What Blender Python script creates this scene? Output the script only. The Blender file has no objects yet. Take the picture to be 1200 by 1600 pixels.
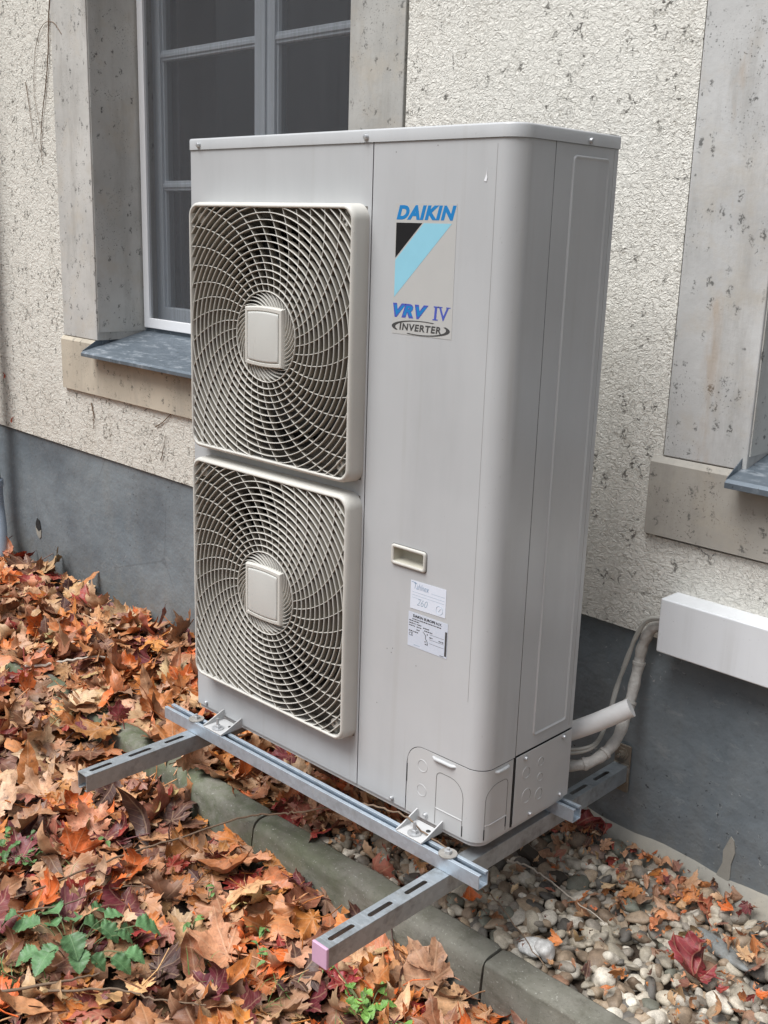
import bpy, bmesh, math, random
import numpy as np
from mathutils import Matrix, Vector, Euler

random.seed(7)
rng = np.random.default_rng(11)
sc = bpy.context.scene
COL = sc.collection
R = math.radians

# ------------------------------------------------------------------ camera
cd = bpy.data.cameras.new('camera')
cam = bpy.data.objects.new('camera', cd)
COL.objects.link(cam)
cd.sensor_fit = 'HORIZONTAL'; cd.sensor_width = 36.0
cd.lens = 1689.45 / 1200 * 36.0
cd.clip_start = 0.05; cd.clip_end = 500
_r = Vector((0.71971545, 0.69360674, 0.03032099))
_u = Vector((-0.19670558, 0.16183698, 0.96701381))
_f = Vector((-0.66582024, 0.70193909, -0.25291289))
m = Matrix.Identity(4)
for i in range(3):
    m[i][0] = _r[i]; m[i][1] = _u[i]; m[i][2] = -_f[i]
m[0][3], m[1][3], m[2][3] = 2.0411, -1.4988, 1.1668
cam.matrix_world = m
sc.camera = cam

# ------------------------------------------------------------------ light: overcast daylight
SUN_AZ, SUN_EL = R(199), R(62)          # direction the light comes from: front left of the unit
w = bpy.data.worlds.new('World'); sc.world = w; w.use_nodes = True
nt = w.node_tree; nt.nodes.clear()
sky = nt.nodes.new('ShaderNodeTexSky'); sky.sky_type = 'NISHITA'; sky.sun_disc = False
sky.sun_elevation = SUN_EL; sky.sun_rotation = SUN_AZ
sky.dust_density = 1.5; sky.air_density = 1.0; sky.ozone_density = 1.0
hs = nt.nodes.new('ShaderNodeHueSaturation'); hs.inputs['Saturation'].default_value = 0.25
bg = nt.nodes.new('ShaderNodeBackground'); bg.inputs['Strength'].default_value = 0.085
ow = nt.nodes.new('ShaderNodeOutputWorld')
# overcast gradient: the cloud deck is brightest overhead and dull near the horizon
tc = nt.nodes.new('ShaderNodeTexCoord'); sx = nt.nodes.new('ShaderNodeSeparateXYZ'); mr = nt.nodes.new('ShaderNodeMapRange')
mr.inputs['From Min'].default_value = 0.0; mr.inputs['From Max'].default_value = 0.85
mr.inputs['To Min'].default_value = 0.08; mr.inputs['To Max'].default_value = 2.3
vm = nt.nodes.new('ShaderNodeVectorMath'); vm.operation = 'SCALE'
nt.links.new(tc.outputs['Generated'], sx.inputs[0]); nt.links.new(sx.outputs['Z'], mr.inputs['Value'])
nt.links.new(sky.outputs[0], hs.inputs['Color']); nt.links.new(hs.outputs[0], vm.inputs[0]); nt.links.new(mr.outputs[0], vm.inputs['Scale'])
nt.links.new(vm.outputs[0], bg.inputs['Color'])
nt.links.new(bg.outputs[0], ow.inputs['Surface'])
sd = bpy.data.lights.new('sun', 'SUN'); sd.energy = 3.0; sd.angle = R(38); sd.color = (1.0, 0.998, 0.992)
sun = bpy.data.objects.new('sun', sd); COL.objects.link(sun)
dirv = Vector((math.sin(SUN_AZ) * math.cos(SUN_EL), math.cos(SUN_AZ) * math.cos(SUN_EL), math.sin(SUN_EL)))
sun.rotation_euler = dirv.to_track_quat('Z', 'Y').to_euler(); sun.location = dirv * 8

sc.view_settings.view_transform = 'Standard'; sc.view_settings.look = 'None'
sc.view_settings.exposure = 0.36; sc.view_settings.gamma = 1.0
sc.render.engine = 'CYCLES'
sc.cycles.max_bounces = 8; sc.cycles.diffuse_bounces = 4; sc.cycles.transparent_max_bounces = 12

# ------------------------------------------------------------------ object helpers
def tag(o, label=None, cat=None, group=None, kind=None):
    if label: o['label'] = label
    if cat: o['category'] = cat
    if group: o['group'] = group
    if kind: o['kind'] = kind
    return o

def thing(name, loc, label, cat, group=None):
    o = bpy.data.objects.new(name, None); COL.objects.link(o)
    o.location = loc; o.empty_display_size = 0.05
    return tag(o, label, cat, group)

def wloc(o):
    v = Vector((0, 0, 0))
    while o is not None:
        v = v + o.location if o.matrix_parent_inverse == Matrix.Identity(4) else v
        o = None
    return v

def link(me, name, mat, parent=None):
    o = bpy.data.objects.new(name, me); COL.objects.link(o)
    if mat is not None: me.materials.append(mat)
    if parent is not None:
        o.parent = parent
        if parent.type == 'EMPTY':
            o.matrix_parent_inverse = Matrix.Translation(-parent.location)
    return o

class MB:
    """collects shapes for one mesh"""
    def __init__(s, M=None):
        s.v = []; s.f = []; s.M = M
    def add(s, verts, faces):
        b = len(s.v)
        for p in verts:
            p = Vector(p)
            if s.M is not None: p = s.M @ p
            s.v.append(tuple(p))
        for q in faces: s.f.append([b + i for i in q])
        return s
    def box(s, a, b):
        x0, y0, z0 = a; x1, y1, z1 = b
        v = [(x0,y0,z0),(x1,y0,z0),(x1,y1,z0),(x0,y1,z0),(x0,y0,z1),(x1,y0,z1),(x1,y1,z1),(x0,y1,z1)]
        return s.add(v, [(0,3,2,1),(4,5,6,7),(0,1,5,4),(1,2,6,5),(2,3,7,6),(3,0,4,7)])
    def loft(s, loops, close0=False, close1=False, ring=True):
        n = len(loops[0]); v = [p for l in loops for p in l]; f = []
        for k in range(len(loops) - 1):
            for i in range(n if ring else n - 1):
                j = (i + 1) % n
                f.append((k*n+i, k*n+j, (k+1)*n+j, (k+1)*n+i))
        if close0: f.append(tuple(range(n))[::-1])
        if close1: f.append(tuple((len(loops)-1)*n + i for i in range(n)))
        return s.add(v, f)
    def tube(s, pts, r, n=10, cap=True, flat=1.0):
        pts = [Vector(p) for p in pts]; loops = []
        rr = r if hasattr(r, '__len__') else [r] * len(pts)
        t0 = (pts[1] - pts[0]).normalized()
        up = Vector((0, 0, 1)) if abs(t0.z) < .9 else Vector((1, 0, 0))
        a = t0.cross(up).normalized()
        for i, p in enumerate(pts):
            t = (pts[min(i+1, len(pts)-1)] - pts[max(i-1, 0)]).normalized()
            a = (a - t * a.dot(t)).normalized(); b = t.cross(a)
            loops.append([p + a * math.cos(q*2*math.pi/n) * rr[i] + b * math.sin(q*2*math.pi/n) * rr[i] * flat for q in range(n)])
        return s.loft(loops, cap, cap)
    def lathe(s, c, ax, prof, n=24, cap=True):
        """prof: list of (radius, height along ax)"""
        ax = Vector(ax).normalized(); up = Vector((0, 0, 1)) if abs(ax.z) < .9 else Vector((1, 0, 0))
        a = ax.cross(up).normalized(); b = ax.cross(a); c = Vector(c)
        loops = [[c + ax*h + a*math.cos(q*2*math.pi/n)*r + b*math.sin(q*2*math.pi/n)*r for q in range(n)] for r, h in prof]
        return s.loft(loops, cap, cap)
    def prism(s, prof, f0, f1):
        """prof: 2D outline, f0/f1 map (a,b) to a point at each end"""
        return s.loft([[f0(a, b) for a, b in prof], [f1(a, b) for a, b in prof]], True, True)
    def build(s, name, mat, parent=None, smooth=True, bevel=0, seg=2, ang=35):
        me = bpy.data.meshes.new(name)
        me.from_pydata(s.v, [], s.f)
        bm = bmesh.new(); bm.from_mesh(me)
        bmesh.ops.recalc_face_normals(bm, faces=bm.faces)
        bm.to_mesh(me); bm.free()
        me.update()
        if smooth:
            me.polygons.foreach_set('use_smooth', [True] * len(me.polygons))
            me.set_sharp_from_angle(angle=R(ang))
        o = link(me, name, mat, parent)
        if bevel:
            md = o.modifiers.new('bevel', 'BEVEL'); md.width = bevel; md.segments = seg
            md.limit_method = 'ANGLE'; md.angle_limit = R(50); md.harden_normals = True
        return o

def smoothpts(pts, k=6):
    """Catmull-Rom through pts"""
    P = [Vector(p) for p in pts]; P = [P[0]*2 - P[1]] + P + [P[-1]*2 - P[-2]]; out = []
    for i in range(1, len(P) - 2):
        for j in range(k):
            t = j / k
            out.append(0.5 * ((2*P[i]) + (P[i+1]-P[i-1])*t + (2*P[i-1]-5*P[i]+4*P[i+1]-P[i+2])*t*t + (3*P[i]-P[i-1]-3*P[i+1]+P[i+2])*t**3))
    out.append(P[-2]); return out

# ------------------------------------------------------------------ material helpers
class Mat:
    def __init__(s, name):
        s.m = bpy.data.materials.new(name); s.m.use_nodes = True
        s.t = s.m.node_tree; s.b = s.t.nodes['Principled BSDF']; s.out = s.t.nodes['Material Output']
    def n(s, typ, inp=None, **at):
        nd = s.t.nodes.new('ShaderNode' + typ)
        for k, v in at.items(): setattr(nd, k, v)
        for k, v in (inp or {}).items():
            if isinstance(v, bpy.types.NodeSocket): s.t.links.new(v, nd.inputs[k])
            else: nd.inputs[k].default_value = v
        return nd
    def co(s): return s.n('TexCoord').outputs['Object']
    def mapv(s, v, scale=(1,1,1), loc=(0,0,0), rot=(0,0,0)):
        return s.n('Mapping', {'Vector': v, 'Scale': scale, 'Location': loc, 'Rotation': rot}).outputs[0]
    def noise(s, v, sc, det=4, rough=.55, dist=0):
        return s.n('TexNoise', {'Vector': v, 'Scale': sc, 'Detail': det, 'Roughness': rough, 'Distortion': dist}).outputs['Fac']
    def vor(s, v, sc, feat='F1', rand=1.0):
        return s.n('TexVoronoi', {'Vector': v, 'Scale': sc, 'Randomness': rand}, feature=feat).outputs['Distance']
    def ramp(s, f, *st):
        r = s.n('ValToRGB', {'Fac': f}); e = r.color_ramp.elements
        while len(e) < len(st): e.new(.5)
        for i, (p, c) in enumerate(st):
            e[i].position = p; e[i].color = (c, c, c, 1) if not hasattr(c, '__len__') else (*c, 1)
        return r.outputs['Color']
    def mix(s, f, a, b, mode='MIX'):
        nd = s.n('Mix', data_type='RGBA', blend_type=mode)
        for sock, v in ((nd.inputs[0], f), (nd.inputs[6], a), (nd.inputs[7], b)):
            if isinstance(v, bpy.types.NodeSocket): s.t.links.new(v, sock)
            elif hasattr(v, '__len__'): sock.default_value = (*v, 1)
            else: sock.default_value = v if sock.type == 'VALUE' else (v, v, v, 1)
        return nd.outputs[2]
    def math(s, op, a, b=0.0, c=None, clamp=False):
        nd = s.n('Math', operation=op, use_clamp=clamp)
        for i, v in enumerate((a, b, c)):
            if v is None: continue
            if isinstance(v, bpy.types.NodeSocket): s.t.links.new(v, nd.inputs[i])
            else: nd.inputs[i].default_value = v
        return nd.outputs[0]
    def sep(s, v):
        return s.n('SeparateXYZ', {'Vector': v}).outputs
    def bump(s, h, strength=.3, dist=.002, prev=None):
        i = {'Height': h, 'Strength': strength, 'Distance': dist}
        if prev is not None: i['Normal'] = prev
        return s.n('Bump', i).outputs[0]
    def fin(s, **kw):
        for k, v in kw.items():
            k = k.replace('_', ' ')
            if isinstance(v, bpy.types.NodeSocket): s.t.links.new(v, s.b.inputs[k])
            else: s.b.inputs[k].default_value = (*v, 1) if (hasattr(v, '__len__') and len(v) == 3) else v
        return s.m

def m_paint(name, col, rough=.38, dirt=.25, spec=.5):
    a = Mat(name); c = a.co()
    n1 = a.noise(a.mapv(c, (3, 3, .5)), 3, 5, .6)
    n2 = a.noise(c, 60, 3, .6)
    sp = a.ramp(a.noise(c, 190, 2, .6), (.70, 0), (.76, 1))
    big = a.ramp(a.noise(c, 2.0, 5, .6), (.3, .91), (.7, 1.03))
    stk = a.math('MULTIPLY', a.ramp(a.noise(a.mapv(c, (34, 34, .9)), 1.0, 5, .6), (.55, 0), (.72, 1)), a.ramp(a.noise(c, 3.1, 3), (.4, 0), (.62, 1)))
    k = a.mix(a.math('MULTIPLY', a.ramp(n1, (.45, 0), (.75, 1)), dirt), col, tuple(x*.78 for x in col))
    k = a.mix(a.math('MULTIPLY', sp, .25), k, (.16, .15, .13))
    k = a.mix(a.math('MULTIPLY', stk, dirt * .75), k, (.34, .325, .29))
    k = a.mix(1.0, k, big, 'MULTIPLY')
    ro = a.math('ADD', a.math('MULTIPLY', n1, .18), rough - .08)
    nb = a.bump(a.noise(c, 1.6, 2, .5), .25, .02)
    nb = a.bump(n2, .05, .0005, nb)
    return a.fin(Base_Color=k, Roughness=ro, Normal=nb, Specular_IOR_Level=spec)

def m_simple(name, col, rough=.5, metal=0.0, var=.15, sc=30, bump=.1, bd=.001):
    a = Mat(name); c = a.co(); n = a.noise(c, sc, 5, .6)
    k = a.mix(n, tuple(x*(1-var) for x in col), tuple(min(1, x*(1+var)) for x in col))
    return a.fin(Base_Color=k, Roughness=rough, Metallic=metal, Normal=a.bump(n, bump, bd))

def m_galv(name, col=(.50, .575, .65), rough=.42, grime=.35):
    a = Mat(name); c = a.co()
    v = a.n('TexVoronoi', {'Vector': a.mapv(c, (1, 1, 1)), 'Scale': 95.0}).outputs['Color']
    bw = a.sep(v)[0]
    n = a.noise(c, 22, 5, .65); st = a.noise(a.mapv(c, (4, 4, 4)), 6, 4, .6)
    k = a.mix(bw, tuple(x*.93 for x in col), tuple(x*1.07 for x in col))
    k = a.mix(a.math('MULTIPLY', a.ramp(n, (.5, 0), (.72, 1)), grime), k, (.17, .165, .15))
    k = a.mix(a.math('MULTIPLY', a.ramp(st, (.6, 0), (.7, 1)), .3), k, (.62, .63, .62))
    ro = a.math('ADD', rough - .08, a.math('MULTIPLY', n, .25))
    return a.fin(Base_Color=k, Roughness=ro, Metallic=.6, Normal=a.bump(n, .12, .0008))

def m_plaster(name, rough_scale, tick, tint, grime, fl=0.0):
    a = Mat(name); c = a.co()
    low = a.noise(c, 1.3, 4, .6); st = a.noise(a.mapv(c, (5, 5, .8)), 2.2, 5, .65)
    wob = a.n('TexNoise', {'Vector': c, 'Scale': 70.0, 'Detail': 3.0}).outputs['Color']
    cw = a.n('VectorMath', {0: c, 1: a.n('VectorMath', {0: wob, 'Scale': .022}, operation='SCALE').outputs[0]}, operation='ADD').outputs[0]
    k = a.mix(a.ramp(low, (.35, 0), (.7, 1)), tint, tuple(x*.9 for x in tint))
    k = a.mix(a.math('MULTIPLY', a.ramp(st, (.5, 0), (.75, 1)), .25), k, (.52, .49, .42))
    # trowelled scrape render: shallow stretched pits, their shade also put into the colour
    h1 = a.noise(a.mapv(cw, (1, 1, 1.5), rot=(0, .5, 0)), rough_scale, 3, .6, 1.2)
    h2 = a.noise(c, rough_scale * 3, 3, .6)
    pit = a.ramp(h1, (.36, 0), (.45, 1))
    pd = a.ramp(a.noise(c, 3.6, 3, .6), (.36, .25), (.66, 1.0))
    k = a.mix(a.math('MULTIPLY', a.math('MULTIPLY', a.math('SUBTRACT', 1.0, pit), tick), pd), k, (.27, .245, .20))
    # scratchy marks where creeper stems clung
    e = a.vor(a.mapv(cw, (1, 1, .8)), 24, 'DISTANCE_TO_EDGE')
    msk = a.ramp(a.noise(c, 13, 3, .6), (.57 - fl, 0), (.63 - fl, 1))
    msk2 = a.ramp(a.noise(c, 130, 3, .65), (.47, 0), (.53, 1))
    ln = a.math('MULTIPLY', a.math('MULTIPLY', a.ramp(e, (.03, 1), (.06, 0)), msk), msk2)
    sp = a.ramp(a.vor(a.mapv(cw, (1, 1, .55)), 21), (.13, 1), (.22, 0))
    sp = a.math('MULTIPLY', sp, a.ramp(a.noise(c, 4, 3), (.45 - 2*fl, 0), (.55 - 2*fl, 1)))
    ft = a.math('MULTIPLY', a.math('MAXIMUM', ln, a.math('MULTIPLY', sp, msk2)), .82)
    k = a.mix(ft, k, (.07, .065, .055))
    # splashed dirt low down on the wall
    z = a.sep(c)[2]
    low_d = a.n('MapRange', {'Value': z, 'From Min': .30, 'From Max': .75, 'To Min': grime, 'To Max': 0.0}).outputs[0]
    k = a.mix(a.math('MULTIPLY', low_d, a.ramp(st, (.3, .3), (.7, 1))), k, (.36, .31, .24))
    nb = a.bump(h1, 1.0, .0075); nb = a.bump(h2, .35, .0012, nb)
    return a.fin(Base_Color=k, Roughness=.92, Normal=nb, Specular_IOR_Level=.2)

def m_stone(name, col, spots=.8, seed=0.0, rust=0.0):
    a = Mat(name); c = a.mapv(a.co(), loc=(seed, 0, seed))
    low = a.noise(c, 3.2, 5, .65); st = a.noise(a.mapv(c, (6, 6, 1.2)), 1.8, 6, .7)
    wob = a.n('TexNoise', {'Vector': c, 'Scale': 95.0, 'Detail': 3.0}).outputs['Color']
    cw = a.n('VectorMath', {0: c, 1: a.n('VectorMath', {0: wob, 'Scale': .03}, operation='SCALE').outputs[0]}, operation='ADD').outputs[0]
    k = a.mix(a.ramp(low, (.35, 0), (.68, 1)), col, tuple(x*.76 for x in col))
    k = a.mix(a.math('MULTIPLY', a.ramp(st, (.5, 0), (.66, 1)), .35), k, (.24, .225, .20))
    k = a.mix(a.math('MULTIPLY', a.ramp(a.noise(c, 8, 5, .7), (.5, 0), (.68, 1)), .35), k, (.47, .41, .32))
    sp = a.ramp(a.vor(a.mapv(cw, (1, 1, .6)), 30), (.15, 1), (.26, 0))
    sp = a.math('MULTIPLY', sp, a.ramp(a.noise(c, 6, 3), (.25, 0), (.38, 1)))
    sp = a.math('MULTIPLY', sp, a.ramp(a.noise(c, 150, 3, .65), (.44, 0), (.54, 1)))
    s2 = a.ramp(a.noise(c, 210, 2, .5), (.62, 0), (.70, 1))
    s2 = a.math('MULTIPLY', s2, a.ramp(a.noise(c, 9, 3), (.48, 0), (.6, 1)))
    k = a.mix(a.math('MULTIPLY', a.math('MAXIMUM', sp, s2), spots), k, (.07, .07, .065))
    if rust:
        z = a.sep(a.co())
        rs = a.noise(a.mapv(a.co(), (9, 9, 2.3)), 2.6, 4, .6)
        dx = a.math('ABSOLUTE', a.math('SUBTRACT', z[0], .985))
        fx = a.n('MapRange', {'Value': dx, 'From Min': .004, 'From Max': .032, 'To Min': 1.0, 'To Max': 0.0}).outputs[0]
        k = a.mix(a.math('MULTIPLY', a.math('MULTIPLY', a.ramp(rs, (.5, 0), (.66, 1)), fx), rust), k, (.40, .25, .12))
    hb = a.noise(c, 60, 6, .65)
    nb = a.bump(hb, .35, .002); nb = a.bump(low, .3, .01, nb)
    return a.fin(Base_Color=k, Roughness=.85, Normal=nb, Specular_IOR_Level=.25)

def m_plinth():
    a = Mat('plinth_paint'); c = a.co()
    low = a.noise(c, 2.6, 6, .62); st = a.noise(a.mapv(c, (5, 5, .9)), 2.4, 6, .7); fi = a.noise(c, 32, 5, .65)
    k = a.mix(a.ramp(low, (.32, 0), (.7, 1)), (.142, .170, .190), (.222, .250, .265))
    k = a.mix(a.math('MULTIPLY', a.ramp(st, (.48, 0), (.70, 1)), .5), k, (.21, .225, .225))
    k = a.mix(a.math('MULTIPLY', a.ramp(fi, (.55, 0), (.72, 1)), .25), k, (.06, .065, .07))
    wh = a.math('MULTIPLY', a.ramp(a.noise(c, 75, 3, .6, .5), (.66, 0), (.71, 1)), a.ramp(a.noise(c, 4.2, 3), (.50, 0), (.60, 1)))
    k = a.mix(a.math('MULTIPLY', wh, .8), k, (.46, .47, .46))
    dk = a.math('MULTIPLY', a.ramp(a.noise(c, 75, 3, .6), (.64, 0), (.70, 1)), a.ramp(a.noise(c, 3.3, 3), (.46, 0), (.56, 1)))
    k = a.mix(a.math('MULTIPLY', dk, .85), k, (.03, .032, .035))
    cr = a.ramp(a.vor(a.mapv(c, (1, 1, .8)), 1.9, 'DISTANCE_TO_EDGE'), (.002, 1), (.006, 0))
    cr = a.math('MULTIPLY', cr, a.ramp(a.noise(c, 2.3, 2), (.52, 0), (.58, 1)))
    k = a.mix(a.math('MULTIPLY', cr, .3), k, (.035, .035, .035))
    z = a.sep(c)[2]; zz = a.math('ADD', z, a.math('MULTIPLY', a.noise(c, 7, 5, .7), .16))
    spl = a.n('MapRange', {'Value': zz, 'From Min': -.18, 'From Max': .0, 'To Min': .75, 'To Max': 0.0}).outputs[0]
    k = a.mix(a.math('MULTIPLY', spl, a.ramp(fi, (.35, .3), (.65, 1))), k, (.20, .185, .155))
    sc_ = a.math('MULTIPLY', a.ramp(a.noise(a.mapv(c, (1, 1, 2.2), rot=(0, .6, 0)), 14, 6, .75), (.60, 0), (.64, 1)), .5)
    k = a.mix(sc_, k, (.25, .27, .275))
    k = a.mix(a.math('MULTIPLY', a.ramp(a.noise(c, 1.7, 4, .6), (.45, 0), (.62, 1)), .45), k, (.07, .082, .095))
    nb = a.bump(fi, .35, .003); nb = a.bump(low, .6, .03, nb)
    return a.fin(Base_Color=k, Roughness=a.ramp(fi, (.3, .5), (.7, .75)), Normal=nb, Specular_IOR_Level=.35)

def m_kerb():
    a = Mat('kerb_concrete'); c = a.co(); x = a.sep(c)
    low = a.noise(c, 5, 6, .65); fi = a.noise(c, 130, 4, .7)
    k = a.mix(a.ramp(low, (.35, 0), (.68, 1)), (.135, .128, .107), (.26, .25, .215))
    k = a.mix(a.math('MULTIPLY', a.ramp(a.noise(a.mapv(c, (1, 1, 3)), 9, 6, .7), (.48, 0), (.62, 1)), .55), k, (.075, .068, .052))
    moss = a.n('MapRange', {'Value': x[0], 'From Min': .9, 'From Max': -.3, 'To Min': .12, 'To Max': .95}).outputs[0]
    k = a.mix(a.math('MULTIPLY', moss, a.ramp(a.noise(c, 11, 5, .7), (.34, 0), (.60, 1))), k, (.095, .115, .06))
    k = a.mix(a.math('MULTIPLY', a.ramp(fi, (.55, 0), (.75, 1)), .45), k, (.06, .06, .05))
    k = a.mix(a.math('MULTIPLY', a.ramp(a.noise(c, 160, 2), (.66, 0), (.72, 1)), .4), k, (.5, .49, .45))
    nb = a.bump(fi, .5, .0015); nb = a.bump(low, .5, .008, nb)
    return a.fin(Base_Color=k, Roughness=.88, Normal=nb, Specular_IOR_Level=.25)

def m_soil():
    a = Mat('soil'); c = a.co(); n = a.noise(c, 35, 6, .7); l = a.noise(c, 2, 5, .6)
    k = a.mix(n, (.022, .015, .010), (.085, .058, .038))
    far = a.mix(a.ramp(l, (.4, 0), (.6, 1)), (.05, .07, .025), (.16, .085, .04))
    d = a.n('VectorMath', {0: c}, operation='LENGTH').outputs['Value']
    k = a.mix(a.n('MapRange', {'Value': d, 'From Min': 4.0, 'From Max': 7.0}).outputs[0], k, far)
    return a.fin(Base_Color=k, Roughness=.95, Normal=a.bump(n, .8, .01))

def m_leaf(name='dry_leaf', green=False):
    a = Mat(name)
    at = a.n('Attribute', attribute_name='Col', attribute_type='GEOMETRY').outputs['Color']
    uv = a.n('UVMap', uv_map='UVMap').outputs[0]; s = a.sep(uv); c = a.co()
    n1 = a.noise(c, 38, 5, .65); n2 = a.noise(c, 160, 3, .6)
    k = a.mix(1.0, at, a.ramp(n1, (.28, .62), (.72, 1.28)), 'MULTIPLY')
    k = a.mix(1.0, k, a.ramp(n2, (.3, .88), (.7, 1.1)), 'MULTIPLY')
    if not green:
        k = a.mix(a.math('MULTIPLY', a.ramp(a.noise(c, 26, 4, .7), (.58, 0), (.62, 1)), .3), k, (.045, .025, .018))
        k = a.mix(a.math('MULTIPLY', a.ramp(a.noise(c, 17, 3, .6), (.5, 0), (.66, 1)), .35), k, (.20, .07, .03))
        k = a.mix(a.math('MULTIPLY', a.ramp(a.noise(c, 62, 3, .6), (.60, 0), (.70, 1)), .65), k, (.07, .032, .018))
    vein = a.ramp(s[1], (.010, 1), (.022, 0))
    w2 = a.math('SINE', a.math('MULTIPLY', a.math('SUBTRACT', s[0], a.math('MULTIPLY', s[1], .8)), 48.0))
    sec = a.math('MULTIPLY', a.ramp(w2, (.86, 0), (.99, 1)), .5)
    vv = a.math('MAXIMUM', vein, sec)
    k = a.mix(a.math('MULTIPLY', vv, .42), k, a.mix(.55, k, (.62, .42, .26) if not green else (.35, .5, .25)))
    bf = a.n('NewGeometry').outputs['Backfacing']
    k = a.mix(a.math('MULTIPLY', bf, .35), k, (.44, .27, .17) if not green else (.16, .26, .12))
    nb = a.bump(vv, .4, .0012); nb = a.bump(n1, .5, .003, nb)
    ro = a.ramp(n1, (.3, .34), (.7, .62))
    return a.fin(Base_Color=k, Roughness=ro, Normal=nb, Specular_IOR_Level=.42)

def m_pebble():
    a = Mat('river_pebble')
    at = a.n('Attribute', attribute_name='Col', attribute_type='GEOMETRY').outputs['Color']; c = a.co()
    n1 = a.noise(c, 70, 5, .65); n2 = a.noise(c, 380, 3, .6)
    k = a.mix(1.0, at, a.ramp(n1, (.28, .66), (.72, 1.25)), 'MULTIPLY')
    k = a.mix(1.0, k, a.ramp(n2, (.3, .82), (.7, 1.12)), 'MULTIPLY')
    k = a.mix(a.math('MULTIPLY', a.ramp(a.noise(c, 24, 4, .6), (.55, 0), (.7, 1)), .4), k, (.10, .075, .05))
    return a.fin(Base_Color=k, Roughness=a.ramp(n1, (.3, .45), (.7, .75)), Normal=a.bump(n2, .25, .0006), Specular_IOR_Level=.4)

def m_glass():
    a = Mat('window_glass'); a.t.nodes.remove(a.b)
    tr = a.n('BsdfTransparent', {'Color': (.80, .83, .84, 1)}); gl = a.n('BsdfGlossy', {'Color': (1, 1, 1, 1), 'Roughness': .02})
    fr = a.n('Fresnel', {'IOR': 1.55})
    mx = a.n('MixShader', {0: a.math('MULTIPLY', fr.outputs[0], 1.6, clamp=True), 1: tr.outputs[0], 2: gl.outputs[0]})
    a.t.links.new(mx.outputs[0], a.out.inputs[0]); return a.m

def m_mesh_screen():
    a = Mat('insect_mesh'); a.t.nodes.remove(a.b); c = a.co()
    tr = a.n('BsdfTransparent'); df = a.n('BsdfDiffuse', {'Color': (.13, .135, .145, 1)})
    w_ = a.noise(a.mapv(c, (30, 30, .6)), 3, 2)
    mx = a.n('MixShader', {0: a.ramp(w_, (.3, .22), (.7, .30)), 1: tr.outputs[0], 2: df.outputs[0]})
    a.t.links.new(mx.outputs[0], a.out.inputs[0]); return a.m

PAINT = m_paint('casing_paint', (.485, .495, .502), .31, .42)
PAINTW = m_paint('cover_paint', (.50, .502, .50), .40, .2)
GRILLE = m_paint('grille_plastic', (.58, .565, .52), .45, .3, .4); GRILLE_SHADE = m_paint('shaded_grimy_grille_plastic', (.27, .245, .205), .55, .6, .25)  # second plastic: brown grime plus the bar sides' shade painted in
SHROUD = m_simple('shroud_steel', (.075, .068, .06), .6, 0, .3, 25)
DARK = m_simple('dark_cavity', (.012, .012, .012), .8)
COILM = m_simple('coil_fins', (.018, .018, .018), .6, .2)
FANM = m_simple('fan_plastic', (.045, .043, .042), .45)
GALV = m_galv('galvanised_steel'); GALVD = m_galv('weathered_galvanised_steel', (.36, .395, .42), .45, .75)
BOLTM = m_galv('zinc_bolt', (.55, .56, .57), .33, .25)
WASH = m_galv('dull_washer', (.42, .40, .37), .5, .5)
PINK = m_simple('pink_plastic', (.58, .36, .50), .5, 0, .08, 60)
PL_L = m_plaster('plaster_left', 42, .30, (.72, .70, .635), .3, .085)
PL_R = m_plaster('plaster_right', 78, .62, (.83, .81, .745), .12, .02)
ST_L = m_stone('stone_left', (.56, .55, .52), .8, 0.0)
ST_J = m_stone('stone_jamb', (.58, .575, .545), .8, 1.7)
ST_M = m_stone('stone_middle', (.46, .455, .43), .7, 3.1)
ST_R = m_stone('stone_right', (.56, .56, .55), .8, 5.3, .32)
SILL_S = m_stone('sandstone_sill', (.54, .48, .385), .7, 2.2)
SILL_R = m_stone('sandstone_grey', (.44, .415, .37), .7, 7.2)
PLINTH = m_plinth()
MORTAR = m_stone('mortar', (.33, .315, .275), .3, 4.0)
def m_zinc():
    a = Mat('zinc_sheet'); c = a.co(); n = a.noise(c, 9, 5, .65); p = a.noise(a.mapv(c, (1, 3, 1)), 16, 6, .75)
    k = a.mix(n, (.10, .125, .15), (.19, .225, .26))
    k = a.mix(a.math('MULTIPLY', a.ramp(p, (.52, 0), (.66, 1)), .6), k, (.42, .45, .48))
    k = a.mix(a.math('MULTIPLY', a.ramp(a.noise(c, 70, 3), (.66, 0), (.7, 1)), .6), k, (.06, .06, .055))
    return a.fin(Base_Color=k, Roughness=a.ramp(p, (.3, .36), (.7, .62)), Metallic=.45, Normal=a.bump(n, .3, .004))
ZINC = m_zinc()
WHITE = m_simple('white_frame', (.80, .81, .83), .35, 0, .03)
WINP = m_simple('grey_blue_paint', (.50, .55, .60), .5, 0, .06)
DUCTM = m_paint('white_pvc', (.74, .76, .78), .38, .3)
GLASS = m_glass(); SCREEN = m_mesh_screen()
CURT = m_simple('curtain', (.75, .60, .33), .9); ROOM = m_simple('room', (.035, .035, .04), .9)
LAG = m_simple('pipe_lagging', (.42, .40, .37), .7, 0, .35, 48, .9, .006)
STUB = m_simple('white_pipe', (.70, .69, .675), .55, 0, .16, 26, .5, .002)
CABLE = m_simple('grey_cable', (.33, .32, .29), .55, 0, .2)
KERB = m_kerb(); SOIL = m_soil(); LEAF = m_leaf(); GREEN = m_leaf('green_leaf', True); PEB = m_pebble()
TWIG = m_simple('twig_bark', (.17, .115, .075), .8, 0, .35, 60, .4)
TWIGL = m_simple('pale_twig', (.50, .44, .37), .8, 0, .2, 60, .4)
PIPEM = m_simple('painted_pipe', (.33, .39, .46), .45, 0, .2, 12)
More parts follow.
